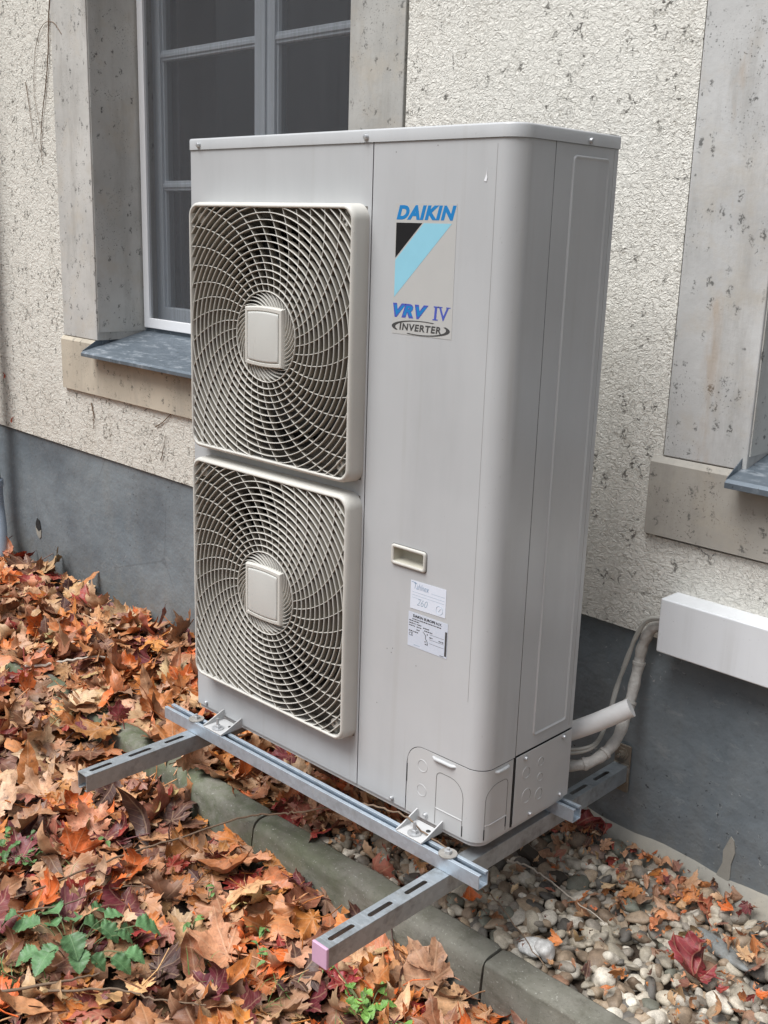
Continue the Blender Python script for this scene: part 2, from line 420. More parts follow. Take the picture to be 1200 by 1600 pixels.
RUSTP = m_galv('rusty_plate', (.27, .235, .19), .6, .8)
STICK = m_simple('sticker_film', (.475, .475, .462), .35, 0, .05, 20)
PAPER = m_simple('paper_label', (.66, .70, .78), .5, 0, .04, 60)
PLATE = m_simple('rating_film', (.56, .60, .68), .45, 0, .05, 60)
def flat(name, col, r=.4): return m_simple(name, col, r, 0, .05)
BLUE = flat('ink_blue', (.012, .20, .50)); LBLUE = flat('ink_light_blue', (.27, .57, .70)); BLACK = flat('ink_black', (.008, .008, .010))
VIOL = flat('ink_violet', (.07, .10, .42)); GREY = flat('ink_grey', (.06, .06, .06)); FAINT = flat('ink_faint', (.33, .42, .50))

# ------------------------------------------------------------------ wall frame of reference (s along the wall, d outward, z up)
Wd = Vector((1, -.0355, 0)).normalized(); Nd = Vector((Wd.y, -Wd.x, 0))
MW = Matrix(((Wd.x, Nd.x, 0, 0), (Wd.y, Nd.y, 0, .614), (0, 0, 1, 0), (0, 0, 0, 1)))
def WP(s, d, z): return MW @ Vector((s, d, z))

# ------------------------------------------------------------------ ground
def kerb_y(x): return .078 + (.03 * max(0, min(1, (.1 - x) / 1.0)))
def sstep(t): t = max(0, min(1, t)); return t * t * (3 - 2 * t)
def litter_z(x, y):
    k = kerb_y(x); t = sstep((.45 - x) / 1.5)
    front = -.368 + .014 * math.sin(2.3*x + 1.1*y) + .010 * math.sin(6*x - 4*y) + .075 * t + .02 * sstep(1 - abs(y - k) / .35) * (1 if x < .5 else .4)
    rear = -.292 + .045 * max(0, min(1, (y - .1) / .5)) + .02 * t
    w_ = sstep((y - k + .04) / .08)
    return front * (1 - w_) + rear * w_
def ground_z(x, y):
    if y > .1: return -.320 + .055 * min(1, (y - .085) / .45)
    return litter_z(x, min(y, 0)) - .040
def make_ground():
    xs = [-60, -30, -12, -6] + [(-4 + .25*i) for i in range(29)] + [6, 12, 30, 60]
    ys = [-60, -30, -12, -6, -4, -3] + [(-2 + .1*i) for i in range(20)] + [.05, .12, .2, .3, .4, .5, .62, .8, 2, 6]
    v = [(x, y, ground_z(x, y)) for y in ys for x in xs]; n = len(xs)
    f = [(j*n+i, j*n+i+1, (j+1)*n+i+1, (j+1)*n+i) for j in range(len(ys)-1) for i in range(n-1)]
    mb = MB(); mb.add(v, f); o = mb.build('ground', SOIL); tag(o, kind='structure')
make_ground()

# ------------------------------------------------------------------ building
bld = thing('building', WP(-.4, 0, -.3), 'cream rendered house wall with grey painted plinth and stone framed windows behind the fan unit', 'building')
ZT = 3.4
L0, L1 = -1.742, .066         # outer edges of the left window's stone surround
R0, R1 = .895, 2.75           # same, right window
SB = .535                     # underside of the stone sills
ST = 2.75
def wall_sheet(name, mat, s0, s1, z0, z1, d=0.0, th=.3):
    MBx = MB(MW); MBx.box((s0, d - th, z0), (s1, d, z1)); return MBx
a = MB(MW)
for (s0, s1, z0, z1) in ((-7, L0, .30, ZT), (L0, .30, .30, SB), (L0, .30, ST, ZT), (L1 + .007, .30, SB, ST)):
    a.box((s0, -.3, z0), (s1, 0, z1))
# plaster left of .3 is finer, right of it coarser (hidden seam behind the unit)
a = MB(MW)
for (s0, s1, z0, z1) in ((-7, L0, .30, ZT), (L0, L1 + .007, .30, SB), (L0, L1 + .007, ST, ZT)):
    a.box((s0, -.3, z0), (s1, 0, z1))
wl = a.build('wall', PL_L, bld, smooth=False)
a = MB(MW)
for (s0, s1, z0, z1) in ((L1 + .0075, R0, .30, ZT), (R0, R1, .30, SB - .005), (R0, R1, ST, ZT), (R1, 8, .30, ZT)):
    a.box((s0, -.3, z0), (s1, .002, z1))
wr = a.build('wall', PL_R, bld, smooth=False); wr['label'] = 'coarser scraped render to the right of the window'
a = MB(MW); a.box((-7, -.35, -.8), (8, -.010, .2985))
pl = a.build('plinth', PLINTH, bld, smooth=False)
# sloping mortar fillet along the foot of the plinth
a = MB(MW); n = 40; lp = []
for i in range(n + 1):
    s = .35 + i * (3.2 / n); j = .008 * math.sin(i * 1.7) + .006 * math.sin(i * .63)
    lp.append([(s, -.02, -.185 - .035 * max(0, s - .9) + j * .5), (s, -.004, -.195 - .035 * max(0, s - .9) + j), (s, .022 + j, -.245 - .02*max(0, s-.9)), (s, .03 + j, -.33), (s, -.02, -.33)])
a.loft(lp, True, True); fil = a.build('mortar_fillet', MORTAR, bld)
# bare patch where the paint has come off
a = MB(MW); pts = [(1.124, -.245), (1.150, -.235), (1.158, -.20), (1.157, -.165), (1.163, -.135), (1.158, -.108), (1.149, -.100), (1.143, -.118), (1.135, -.14), (1.137, -.17), (1.127, -.20)]
a.loft([[(p, -.013, q) for p, q in pts], [(p, -.0075, q) for p, q in pts]], True, True)
a.build('bare_patch', MORTAR, bld, smooth=False)
a = MB(MW)
pts = [(-2.085, -.100), (-2.075, -.135), (-2.055, -.150), (-2.040, -.140), (-2.037, -.110), (-2.055, -.095)]
a.loft([[(p, -.013, q) for p, q in pts], [(p, -.007, q) for p, q in pts]], True, True)
a.build('bare_patch', MORTAR, bld, smooth=False)
a = MB(MW); pts = [(-2.080, -.088), (-2.078, -.105), (-2.055, -.118), (-2.036, -.105), (-2.045, -.070), (-2.066, -.062)]
a.loft([[(p, -.012, q) for p, q in pts], [(p, -.0062, q) for p, q in pts]], True, True)
a.build('knocked_hole', DARK, bld, smooth=False)

def surround(s0, s1, i0, i1, mats, sill_m, sill_s0, sill_s1, zb, proud=.004):
    """stone window surround: s0..i0 left jamb, i1..s1 right jamb"""
    a = MB(MW); a.box((s0 + .002, -.30, zb), (i0, proud, ST - .26)); a.build('window_surround', mats[0], bld, smooth=False, bevel=.003)
    a = MB(MW); a.box((i1, -.30, zb), (s1 - .002, proud, ST - .26)); a.build('window_surround', mats[1], bld, smooth=False, bevel=.003)
    a = MB(MW); a.box((s0 + .002, -.30, ST - .2595), (s1 - .002, proud, ST - .001)); a.build('lintel', mats[1], bld, smooth=False, bevel=.003)
    a = MB(MW)
    def sp_(t0, zz): return [(t0, -.30, SB + .002), (t0, .014, SB + .002), (t0, .014, zz - .014), (t0, .004, zz - .0015), (t0, -.30, zz - .0015)]
    a.loft([sp_(sill_s0, zb), sp_(i0 - .0141, zb), sp_(i0 - .0140, .688), sp_(i1 + .0120, .688), sp_(i1 + .0121, zb), sp_(sill_s1, zb)], True, True)
    a.build('stone_sill', sill_m, bld, smooth=False, bevel=.003)
surround(L0, L1, -1.490, -.140, (ST_L, ST_M), SILL_S, L0 - .004, L1 + .004, .738)
surround(R0, R1, 1.090, 2.55, (ST_R, ST_M), SILL_R, R0 - .022, R1 + .02, .712)
def cover_jamb(i0, zb):
    a = MB(MW); a.box((i0 - .0005, -.215, zb + .03), (i0 + .0025, -.002, ST - .262)); return a
cover_jamb(-1.490, .738).build('window_reveal', ST_J, bld, smooth=False)
cover_jamb(1.090, .712).build('window_reveal', ST_J, bld, smooth=False)

def window(i0, i1, zb, zinc_z, screen=True):
    zt = ST - .26; D = -.245
    mid = (i0 + i1) / 2 - .005
    wn = bpy.data.objects.new('window', None); COL.objects.link(wn); wn.parent = bld
    base = WP((i0 + i1) / 2, D, zb)
    wn.location = base; wn.matrix_parent_inverse = Matrix.Translation(-bld.location)
    def sub(mb, name, mat, **k): return mb.build(name, mat, wn, **k)
    f = MB(MW); w0 = .03
    f.box((i0, D - .07, zb), (i0 + w0, D - .012, zt)); f.box((i1 - w0, D - .07, zb), (i1, D - .012, zt))
    f.box((i0 + w0, D - .07, zb), (i1 - w0, D - .012, zb + .045)); f.box((i0 + w0, D - .07, zt - .04), (i1 - w0, D - .012, zt))
    sub(f, 'window_frame', WINP, smooth=False, bevel=.003)
    for c0, c1, sg in ((i0 + w0 - .012, mid - .002, 0), (mid + .002, i1 - w0 + .012, 1)):
        c = MB(MW); sw = .05; lo, hi = zb + .035, zt - .03
        c.box((c0, D - .045, lo), (c0 + sw, D, hi)); c.box((c1 - sw, D - .045, lo), (c1, D, hi))
        c.box((c0 + sw, D - .045, lo), (c1 - sw, D, lo + .085)); c.box((c0 + sw, D - .045, hi - .06), (c1 - sw, D, hi))
        for zz in (1.296, 1.738, 2.18):
            c.box((c0 + sw, D - .035, zz - .017), (c1 - sw, D - .006, zz + .017))
            c.box((c0 + sw, D - .012, zz - .007), (c1 - sw, D - .002, zz + .007))
        # rebate beads beside the panes
        c.box((c0 + sw, D - .03, lo + .085), (c0 + sw + .008, D - .010, hi - .06))
        c.box((c1 - sw - .008, D - .03, lo + .085), (c1 - sw, D - .010, hi - .06))
        sub(c, 'casement', WINP, smooth=False, bevel=.0025)
        g = MB(MW); g.box((c0 + sw - .002, D - .027, lo + .08), (c1 - sw + .002, D - .023, hi - .055)); sub(g, 'glass_pane', GLASS, smooth=False)
    ms = MB(MW); ms.box((mid - .012, D + .0005, zb + .05), (mid + .012, D + .007, zt - .04))
    sub(ms, 'meeting_strip', WINP, smooth=False, bevel=.003)
    if screen:
        S = -.195; z0 = .782; fr = MB(MW); t = .036
        a0, a1 = i0 + .012, i1 - .012
        fr.box((a0, S - .012, z0), (a0 + t, S + .006, zt)); fr.box((a1 - t, S - .012, z0), (a1, S + .006, zt))
        fr.box((a0 + t, S - .012, z0), (a1 - t, S + .006, z0 + t)); fr.box((a0 + t, S - .012, zt - t), (a1 - t, S + .006, zt))
        sub(fr, 'screen_frame', WHITE, smooth=False, bevel=.002)
        g = MB(MW); g.box((a0 + t - .003, S - .004, z0 + t - .003), (a1 - t + .003, S - .003, zt - t + .003)); sub(g, 'insect_screen', SCREEN, smooth=False)
    # folded zinc drip sill with turned up ends
    z = MB(MW); q0, q1 = i0 - .012, i1 + .010; zr = zinc_z
    z.loft([[(q0, -.20, zr + .068), (q0, .058, zr + .002), (q0, .066, zr - .004), (q0, .066, zr - .016), (q0, .060, zr - .016), (q0, .060, zr - .006), (q0, -.20, zr + .062)],
            [(q1, -.20, zr + .068), (q1, .058, zr + .002), (q1, .066, zr - .004), (q1, .066, zr - .016), (q1, .060, zr - .016), (q1, .060, zr - .006), (q1, -.20, zr + .062)]], True, True)
    z.loft([[(q0, -.20, zr + .060), (q0, .060, zr - .006), (q0, .060, zr + .004), (q0, .0, zr + .040), (q0, -.20, zr + .090)],
            [(q0 + .002, -.20, zr + .060), (q0 + .002, .060, zr - .006), (q0 + .002, .060, zr + .004), (q0 + .002, .0, zr + .040), (q0 + .002, -.20, zr + .090)]], True, True)
    z.box((q0, -.215, zr + .060), (q1, -.2005, zr + .078))
    sub(z, 'zinc_sill', ZINC, smooth=False, bevel=.0015)
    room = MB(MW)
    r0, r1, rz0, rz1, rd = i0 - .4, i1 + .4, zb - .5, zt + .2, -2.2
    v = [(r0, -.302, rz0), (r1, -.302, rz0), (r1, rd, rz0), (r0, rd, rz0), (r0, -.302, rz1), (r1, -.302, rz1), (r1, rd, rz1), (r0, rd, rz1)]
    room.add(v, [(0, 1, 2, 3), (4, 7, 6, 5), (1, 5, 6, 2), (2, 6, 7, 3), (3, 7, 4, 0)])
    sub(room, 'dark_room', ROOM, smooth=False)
    W_ = i1 - i0
    for (u0, u1, zz0) in ((-.06, .10, 1.4), (.30, .40, 1.1), (.60, .72, .9), (.86, 1.0, .9)):  # curtain strips, also standing in for yellowish reflections in the glass
        cu = MB(MW); lp0 = []; lp1 = []
        for k in range(13):
            s = i0 + W_ * (u0 + (u1 - u0) * k / 12); d = -.40 + .018 * math.sin(k * 1.9)
            lp0.append((s, d, zz0)); lp1.append((s, d, zt + .1))
        cu.loft([lp0, lp1], ring=False); sub(cu, 'curtain', CURT)
    return wn
window(-1.490, -.140, .738, .700)
window(1.090, 2.55, .712, .700, False)

# creeper remains on the render, left of the window
def tendril(pts, r, label, mat=TWIG):
    P = smoothpts([WP(s, .004, z) for s, z in pts], 8)
    P = [p + Nd * abs(random.gauss(0, .001)) for p in P]
    a = MB(); a.tube(P, [r * (1 - .6 * i / len(P)) for i in range(len(P))], 6)
    o = a.build('dry_tendril', mat); tag(o, label, 'creeper stem', 'dry creeper stems clinging to the wall'); return o
tendril([(-1.70, 2.02), (-1.745, 1.88), (-1.765, 1.74), (-1.80, 1.62), (-1.835, 1.52), (-1.85, 1.44), (-1.845, 1.36)], .0028, 'longest dry creeper stem slanting down the render left of the window')
tendril([(-1.66, 1.80), (-1.72, 1.845), (-1.80, 1.84), (-1.86, 1.76), (-1.885, 1.62), (-1.86, 1.53), (-1.83, 1.46)], .0016, 'thin arched creeper stem at the top left of the render')
tendril([(-1.95, 1.66), (-1.93, 1.58), (-1.915, 1.50), (-1.90, 1.44)], .0018, 'short dry creeper stem left of the arched one')
tendril([(-1.11, .475), (-1.06, .50), (-1.00, .545), (-.96, .60)], .0022, 'forked dry stem on the sandstone under the zinc sill')
tendril([(-1.55, .50), (-1.535, .45), (-1.54, .40)], .0028, 'short dark stem hanging below the corner of the sandstone sill')
tendril([(-1.08, .36), (-1.06, .41), (-1.05, .45)], .0018, 'small dark stem just above the plinth beside the lower fan')

# cable duct
du = MB(MW); du.box((.962, -.008, .296), (3.6, .066, .419))
o = du.build('cable_duct', DUCTM, bevel=.004); tag(o, 'white plastic cable duct fixed along the top of the plinth', 'cable duct')
# downpipe at the left margin
dp = thing('downpipe', WP(-2.33, .06, -.3), 'blue grey rainwater downpipe with an angled foot at the left edge', 'downpipe')
a = MB(MW); a.tube([(-2.300, .085, 3.3), (-2.300, .085, .02)], .045, 20); a.build('pipe', m_simple('dark_pipe', (.05, .055, .06), .5), dp)
a = MB(MW); a.tube(smoothpts([(-2.300, .085, .06), (-2.297, .085, -.04), (-2.250, .10, -.13), (-2.195, .13, -.22), (-2.165, .15, -.27)], 5), .052, 22); a.build('pipe_foot', PIPEM, dp)
a = MB(MW); a.lathe((-2.300, .085, .045), (0, 0, 1), [(.05, 0), (.056, .004), (.056, .03), (.05, .034)], 24); a.build('pipe_collar', PIPEM, dp)

# ------------------------------------------------------------------ outdoor unit
ZB, ZC, ZL = .010, 1.3215, 1.345
Y1 = .300; RC = .037
unit = thing('outdoor_unit', (.45, .15, 0), 'tall beige air conditioner outdoor unit with two fans standing on a steel frame', 'air conditioner')
A0 = .9 - RC                 # arc length where the corner begins
AL = RC * math.pi / 2
def wrap(a, off=0.0):
    """arc length along the front and round the right hand corner -> plan position"""
    if a <= A0: return (a, -off)
    if a <= A0 + AL:
        t = (a - A0) / RC; return (A0 + (RC + off) * math.sin(t), RC - (RC + off) * math.cos(t))
    return (.9 + off, RC + (a - A0 - AL))
def a_of_y(y): return A0 + AL + (y - RC)
def skin(cols, name, mat, off=0.0, th=.0012, bevel=.0009, parent=unit):
    """cols: (arc, zlow, zhigh)"""
    lo_o = [(*wrap(a, off), z0) for a, z0, z1 in cols]; hi_o = [(*wrap(a, off), z1) for a, z0, z1 in cols]
    lo_i = [(*wrap(a, off - th), z0) for a, z0, z1 in cols]; hi_i = [(*wrap(a, off - th), z1) for a, z0, z1 in cols]
    n = len(cols); mb = MB(); v = lo_o + hi_o + lo_i + hi_i; f = []
    for i in range(n - 1):
        f += [(i, i+1, n+i+1, n+i), (2*n+i, 3*n+i, 3*n+i+1, 2*n+i+1), (i, 2*n+i, 2*n+i+1, i+1), (n+i, n+i+1, 3*n+i+1, 3*n+i)]
    f += [(0, n, 3*n, 2*n), (n-1, 2*n+n-1, 3*n+n-1, n+n-1)]
    mb.add(v, f); return mb.build(name, mat, parent, bevel=bevel, ang=30)
arc = [A0 + AL * i / 14 for i in range(15)]
XS = .5645; XC = .7065; YS = .104
# service panel (front right and round the corner) with the notch for the pipe cover
cols = [(XS + .001, ZB, ZC), (XC - .0015, ZB, ZC)]
cols += [(XC - .0014, .118, ZC)]
for i in range(1, 9):
    t = i / 8 * math.pi / 2
    cols.append((XC + .042 * (1 - math.cos(t)), .122 + .042 * math.sin(t), ZC))
cols += [(x, .1645, ZC) for x in (.80,)] + [(a_, .1645, ZC) for a_ in arc] + [(a_of_y(YS - .001), .1645, ZC)]
SP = skin(cols, 'service_panel', PAINT)
# pipe cover
cols = [(XC, ZB - .002, .118)]
for i in range(1, 9):
    t = i / 8 * math.pi / 2
    cols.append((XC + .042 * (1 - math.cos(t)), ZB - .002, .1205 + .042 * math.sin(t)))
cols += [(.80, ZB - .002, .1625)] + [(a_, ZB - .002, .1625) for a_ in arc] + [(a_of_y(YS - .004), ZB - .002, .1625)]
pc = skin(cols, 'pipe_cover', PAINTW, -.0006)
# knock-out outlines on the pipe cover
def groove(pts, name, parent, mat, r=.0007, closed=False):
    mb = MB(); mb.tube(pts, r, 6); return mb.build(name, mat, parent)
def on(aq, z, off=.0): return (*wrap(aq, off - .0006), z)
def cutout(a0, a1, z0, z1, rad, flip=False):
    P = [on(a0, z0)]
    if not flip:
        P += [on(a0, z1 - .012)] + [on(a0 + .012*(1-math.cos(t)), z1 - .012 + .012*math.sin(t)) for t in (.4, .8, 1.2, 1.57)]
        P += [on(a1 - rad + rad*math.sin(t), z1 - rad + rad*math.cos(t)) for t in (0, .3, .6, .9, 1.2, 1.57)]
    else:
        P += [on(a0, z1 - rad)] + [on(a0 + rad*(1-math.cos(t)), z1 - rad + rad*math.sin(t)) for t in (.3, .6, .9, 1.2, 1.57)]
        P += [on(a1 - .012 + .012*math.sin(t), z1 - .012 + .012*math.cos(t)) for t in (0, .5, 1.0, 1.57)]
    P += [on(a1, z0)]
    return P
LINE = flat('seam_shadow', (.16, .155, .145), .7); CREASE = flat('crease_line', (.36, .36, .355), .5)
SLOT = flat('slot_opening', (.02, .02, .02), .8)
aS = a_of_y(.020)
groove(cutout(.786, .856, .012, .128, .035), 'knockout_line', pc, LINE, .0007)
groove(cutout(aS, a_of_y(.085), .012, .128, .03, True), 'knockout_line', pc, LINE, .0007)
groove([on(.787 + .069*i/6, .047) for i in range(7)], 'knockout_ridge', pc, PAINTW, .0013)
groove([on(aS + (a_of_y(.085) - aS)*i/4, .044) for i in range(5)], 'knockout_ridge', pc, PAINTW, .0013)
for aa, z0, z1 in ((.857, .014, .036), (aS, .014, .036), (a_of_y(.084), .020, .042), (XC + .0002, .075, .115)):
    mb = MB(); mb.loft([[on(aa - .0009, z0, .0012), on(aa + .0009, z0, .0012), on(aa + .0009, z1, .0012), on(aa - .0009, z1, .0012)],
                        [on(aa - .0009, z0, -.001), on(aa + .0009, z0, -.001), on(aa + .0009, z1, -.001), on(aa - .0009, z1, -.001)]], True, True)
    mb.build('slot', SLOT, pc, smooth=False)
# pressed grip lips along the top edge of the cover
for a0, a1 in ((.772, .835), (A0 + AL + .004, a_of_y(.086))):
    mb = MB(); P = []
    for i in range(13):
        t = i / 12; e = min(1, min(t, 1 - t) * 6)
        P.append(on(a0 + (a1 - a0) * t, .1535, .0028 * e - .004 * (1 - e)))
    mb.tube(P, .0036, 10); mb.build('grip_lip', PAINT, pc)
for (aa, z, r) in ((.748, .124, .0125), (.748, .070, .0125)):
    groove([on(aa + r * math.cos(t/20*2*math.pi), z + r * math.sin(t/20*2*math.pi)) for t in range(21)], 'knockout_ring', pc, PAINTW, .0008)
# side corner post / panels
sp = skin([(a_of_y(YS + .001), .1665, ZC), (a_of_y(.292), .1665, ZC), (a_of_y(Y1), .1665, ZC)], 'side_panel', PAINT)
mb = MB(); e0, e1, f0, f1 = .156, .272, .192, 1.303
def rr(cx, cz, hw, hh, r, n=6):
    out = []
    for (sx, sz, t0) in ((1, 1, 0), (-1, 1, 90), (-1, -1, 180), (1, -1, 270)):
        for i in range(n + 1):
            t = R(t0 + 90 * i / n); out.append((cx + sx * (hw - r) + r * math.cos(t), cz + sz * (hh - r) + r * math.sin(t)))
    return out
def emb(mb, hw_in, x):
    return [(x, p, q) for p, q in rr((e0+e1)/2, (f0+f1)/2, (e1-e0)/2 - hw_in, (f1-f0)/2 - hw_in, max(.002, .010 - hw_in))]
mb.loft([emb(mb, 0, .8995), emb(mb, 0, .9004), emb(mb, .0014, .9026), emb(mb, .0026, .9032), emb(mb, .0040, .9026), emb(mb, .0060, .9010), emb(mb, .008, .9008)], False, True)
mb.build('embossed_field', PAINT, sp, ang=60)
groove([(.9001, .2865, .175), (.9001, .2865, 1.318)], 'panel_crease', sp, CREASE, .0005)
lp_ = skin([(a_of_y(YS + .003), ZB, .1625), (a_of_y(Y1), ZB, .1625)], 'side_cover_plate', PAINTW, .0012)
mb = MB(); mb.box((.8945, YS - .0025, ZB), (.9000, YS + .0022, .163)); mb.build('plate_edge', SLOT, lp_, smooth=False)
for (y, z, r) in ((.143, .118, .0125), (.148, .064, .0155), (.192, .125, .0095), (.192, .090, .0095), (.192, .052, .0125)):
    groove([(.9012, y + r * math.cos(t/24*2*math.pi), z + r * math.sin(t/24*2*math.pi)) for t in range(25)], 'knockout_ring', lp_, PAINTW, .0009)
    groove([(.9011, y + (r-.0012) * math.cos(R(-60 + t*8)), z + (r-.0012) * math.sin(R(-60 + t*8))) for t in range(15)], 'knockout_line', lp_, LINE, .0006)
# other sides, core and base pan
mb = MB(); mb.box((.0, .002, ZB), (.0012, Y1, ZC)); mb.build('end_panel', PAINT, unit, smooth=False)
mb = MB(); mb.box((.001, Y1 - .001, ZB), (.8995, Y1 + .0002, ZC)); mb.build('rear_panel', PAINT, unit, smooth=False)
mb = MB(); mb.box((.566, .045, ZB + .002), (.897, Y1 - .003, ZC)); mb.box((.5665, .034, ZB + .002), (.8575, .045, ZC)); mb.build('inner_casing', DARK, unit, smooth=False)  # near-black core puts the shade of the panel seams into its colour
mb = MB()
def pan(o, z): return [(o, o, z)] + [(*wrap(a_, -o), z) for a_ in [A0 + AL * i / 8 for i in range(9)]] + [(.9 - o, Y1 - o, z), (o, Y1 - o, z)]
mb.loft([pan(.010, -.005), pan(.005, -.001), pan(.005, ZB + .001)], True, True); mb.build('base_pan', PAINTW, unit, smooth=False)
mb = MB(); mb.loft([[(.8548, -.0004, .30), (.8556, -.0004, .30), (.8556, -.0004, ZC - .01), (.8548, -.0004, ZC - .01)], [(.8548, .0004, .30), (.8556, .0004, .30), (.8556, .0004, ZC - .01), (.8548, .0004, ZC - .01)]], True, True)
mb.build('panel_crease', CREASE, unit, smooth=False)
# lid
def lid_loop(o, z):
    P = []
    c = [(-.0025, -.0025, .005), (.9025, -.0025, RC + .002), (.9025, Y1 + .003, .003), (-.0025, Y1 + .003, .003)]
    dirs = [(1, 1, 180), (-1, 1, 270), (-1, -1, 0), (1, -1, 90)]
    for (cx, cy, r), (dx, dy, t0) in zip(c, dirs):
        for i in range(11):
            t = R(t0 + 9 * i); P.append((cx + dx * r + (r - o) * math.cos(t), cy + dy * r + (r - o) * math.sin(t), z))
    return P
mb = MB(); mb.loft([lid_loop(.0015, ZC + .004), lid_loop(.0015, ZC + .0005), lid_loop(0, ZC), lid_loop(0, ZL - .004), lid_loop(.0012, ZL - .0012), lid_loop(.0045, ZL), lid_loop(.03, ZL + .0008)], True, True)
mb.build('lid', PAINT, unit, ang=50)
mb = MB(); mb.loft([lid_loop(.006, ZC - .008), lid_loop(.006, ZC + .003)], True, True); mb.build('lid_gap', DARK, unit)
def screw(p, nrm, r=.0052, parent=unit, name='screw'):
    nrm = Vector(nrm); p = Vector(p)
    mb = MB(); mb.lathe(p - nrm * .001, nrm, [(r * 1.35, 0), (r * 1.35, .0016), (r, .0018), (r, .0052), (r * .8, .0066), (r * .3, .007)], 14)
    return mb.build(name, BOLTM, parent, ang=40)
FY = (0, -1, 0); FX = (1, 0, 0)
for x, z in ((.034, 1.331), (.547, 1.331)): screw((x, -.0025, z), FY)
screw((.9025, .202, 1.329), FX)
for p, q in (((.668, 0, .020), FY), ((.762, 0, .020), FY), ((.035, 0, .020), FY), ((.9012, .136, .152), FX), ((.9012, .268, .155), FX), ((.9012, .163, .018), FX), ((.9012, .268, .022), FX)):
    screw(p, q, .0046)

# fan panel with two round openings
CX, HW, HH = .2985, .2585, .2685
CZ = (.943, .382); RF = .243
def cell(mb, cx, cz, hw, hh, hole, y, m_):
    """flat cell hw x hh with a hole given as a function of angle -> radius"""
    n = len(hole); inner = []; outer = []
    for (px, pz) in hole:
        inner.append((cx + px, y, cz + pz)); k = max(abs(px) / hw, abs(pz) / hh); outer.append((cx + px / k, y, cz + pz / k))
    mb.loft([outer, inner])
mb = MB(); n = 96
import itertools
angs = sorted([2*math.pi*i/n for i in range(n)] + [math.atan2(sz*HH, sx*HW) % (2*math.pi) for sx in (1,-1) for sz in (1,-1)])
hole = [(RF*math.cos(t), RF*math.sin(t)) for t in angs]
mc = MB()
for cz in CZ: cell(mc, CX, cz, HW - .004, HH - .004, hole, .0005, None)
mc.build('fan_surround', m_simple('shaded_steel', (.15, .135, .115), .65, 0, .35, 22), unit, smooth=False)  # dark brown paints the shade behind the grille onto this panel
for cz in CZ:
    o_ = [(CX + p * HW, 0, cz + q * HH) for p, q in ((-1, -1), (1, -1), (1, 1), (-1, 1))]
    i_ = [(CX + p * (HW - .004), 0, cz + q * (HH - .004)) for p, q in ((-1, -1), (1, -1), (1, 1), (-1, 1))]
    mb.loft([o_, i_, [(x, .0008, z) for x, y, z in i_]])
xa, xb = CX - HW, CX + HW
for (x0, x1, z0, z1) in ((.001, .563, CZ[0]+HH, ZC), (.001, .563, CZ[1]+HH, CZ[0]-HH), (.001, .563, ZB, CZ[1]-HH), (.001, xa, CZ[0]-HH, CZ[0]+HH), (xb, .563, CZ[0]-HH, CZ[0]+HH), (.001, xa, CZ[1]-HH, CZ[1]+HH), (xb, .563, CZ[1]-HH, CZ[1]+HH)):
    mb.add([(x0, 0, z0), (x1, 0, z0), (x1, 0, z1), (x0, 0, z1)], [(0, 1, 2, 3)])
# returned edges
mb.loft([[(.001, 0, ZB), (.563, 0, ZB), (.563, 0, ZC), (.001, 0, ZC)], [(.001, .004, ZB), (.563, .004, ZB), (.563, .004, ZC), (.001, .004, ZC)]])
mb.build('fan_panel', PAINT, unit, smooth=False)
for cz in CZ:
    sh = MB(); prof = [(RF + .0005, -.0004), (RF - .004, .004), (RF - .010, .012), (RF - .013, .03), (RF - .013, .09)]
    sh.lathe((CX, 0, cz), (0, 1, 0), prof, 72, cap=False)
    s_ = sh.build('fan_shroud', SHROUD, unit)
mb = MB(); mb.box((.002, .165, ZB + .003), (.5635, Y1 - .004, ZC - .001)); mb.build('coil', COILM, unit, smooth=False)
mb = MB(); mb.box((.002, .10, CZ[1]+HH-.02), (.5635, .163, CZ[0]-HH+.02)); mb.build('cross_brace', SHROUD, unit, smooth=False)

def make_fan(cz, rot):
    hub = MB(); hub.lathe((CX, .045, cz), (0, 1, 0), [(.02, 0), (.05, .003), (.062, .012), (.066, .03), (.066, .085)], 32)
    h = hub.build('fan', FANM, unit)
    for b in range(3):
        bl = MB(); L = []
        for i in range(9):
            r = .06 + .162 * i / 8; row = []
            for j in range(9):
                t = j / 8; th = rot + b * 2*math.pi/3 + (t - .5) * (1.15 + .55 * i / 8) + .35 * (i / 8) ** 1.5
                row.append((CX + r * math.cos(th), .052 + .075 * t - .008 * math.sin(t * 3.14), cz + r * math.sin(th)))
            L.append(row)
        bl.loft(L, ring=False); o = bl.build('blade', FANM, h)
        sm = o.modifiers.new('thick', 'SOLIDIFY'); sm.thickness = .003
make_fan(CZ[0], .4); make_fan(CZ[1], 1.3)

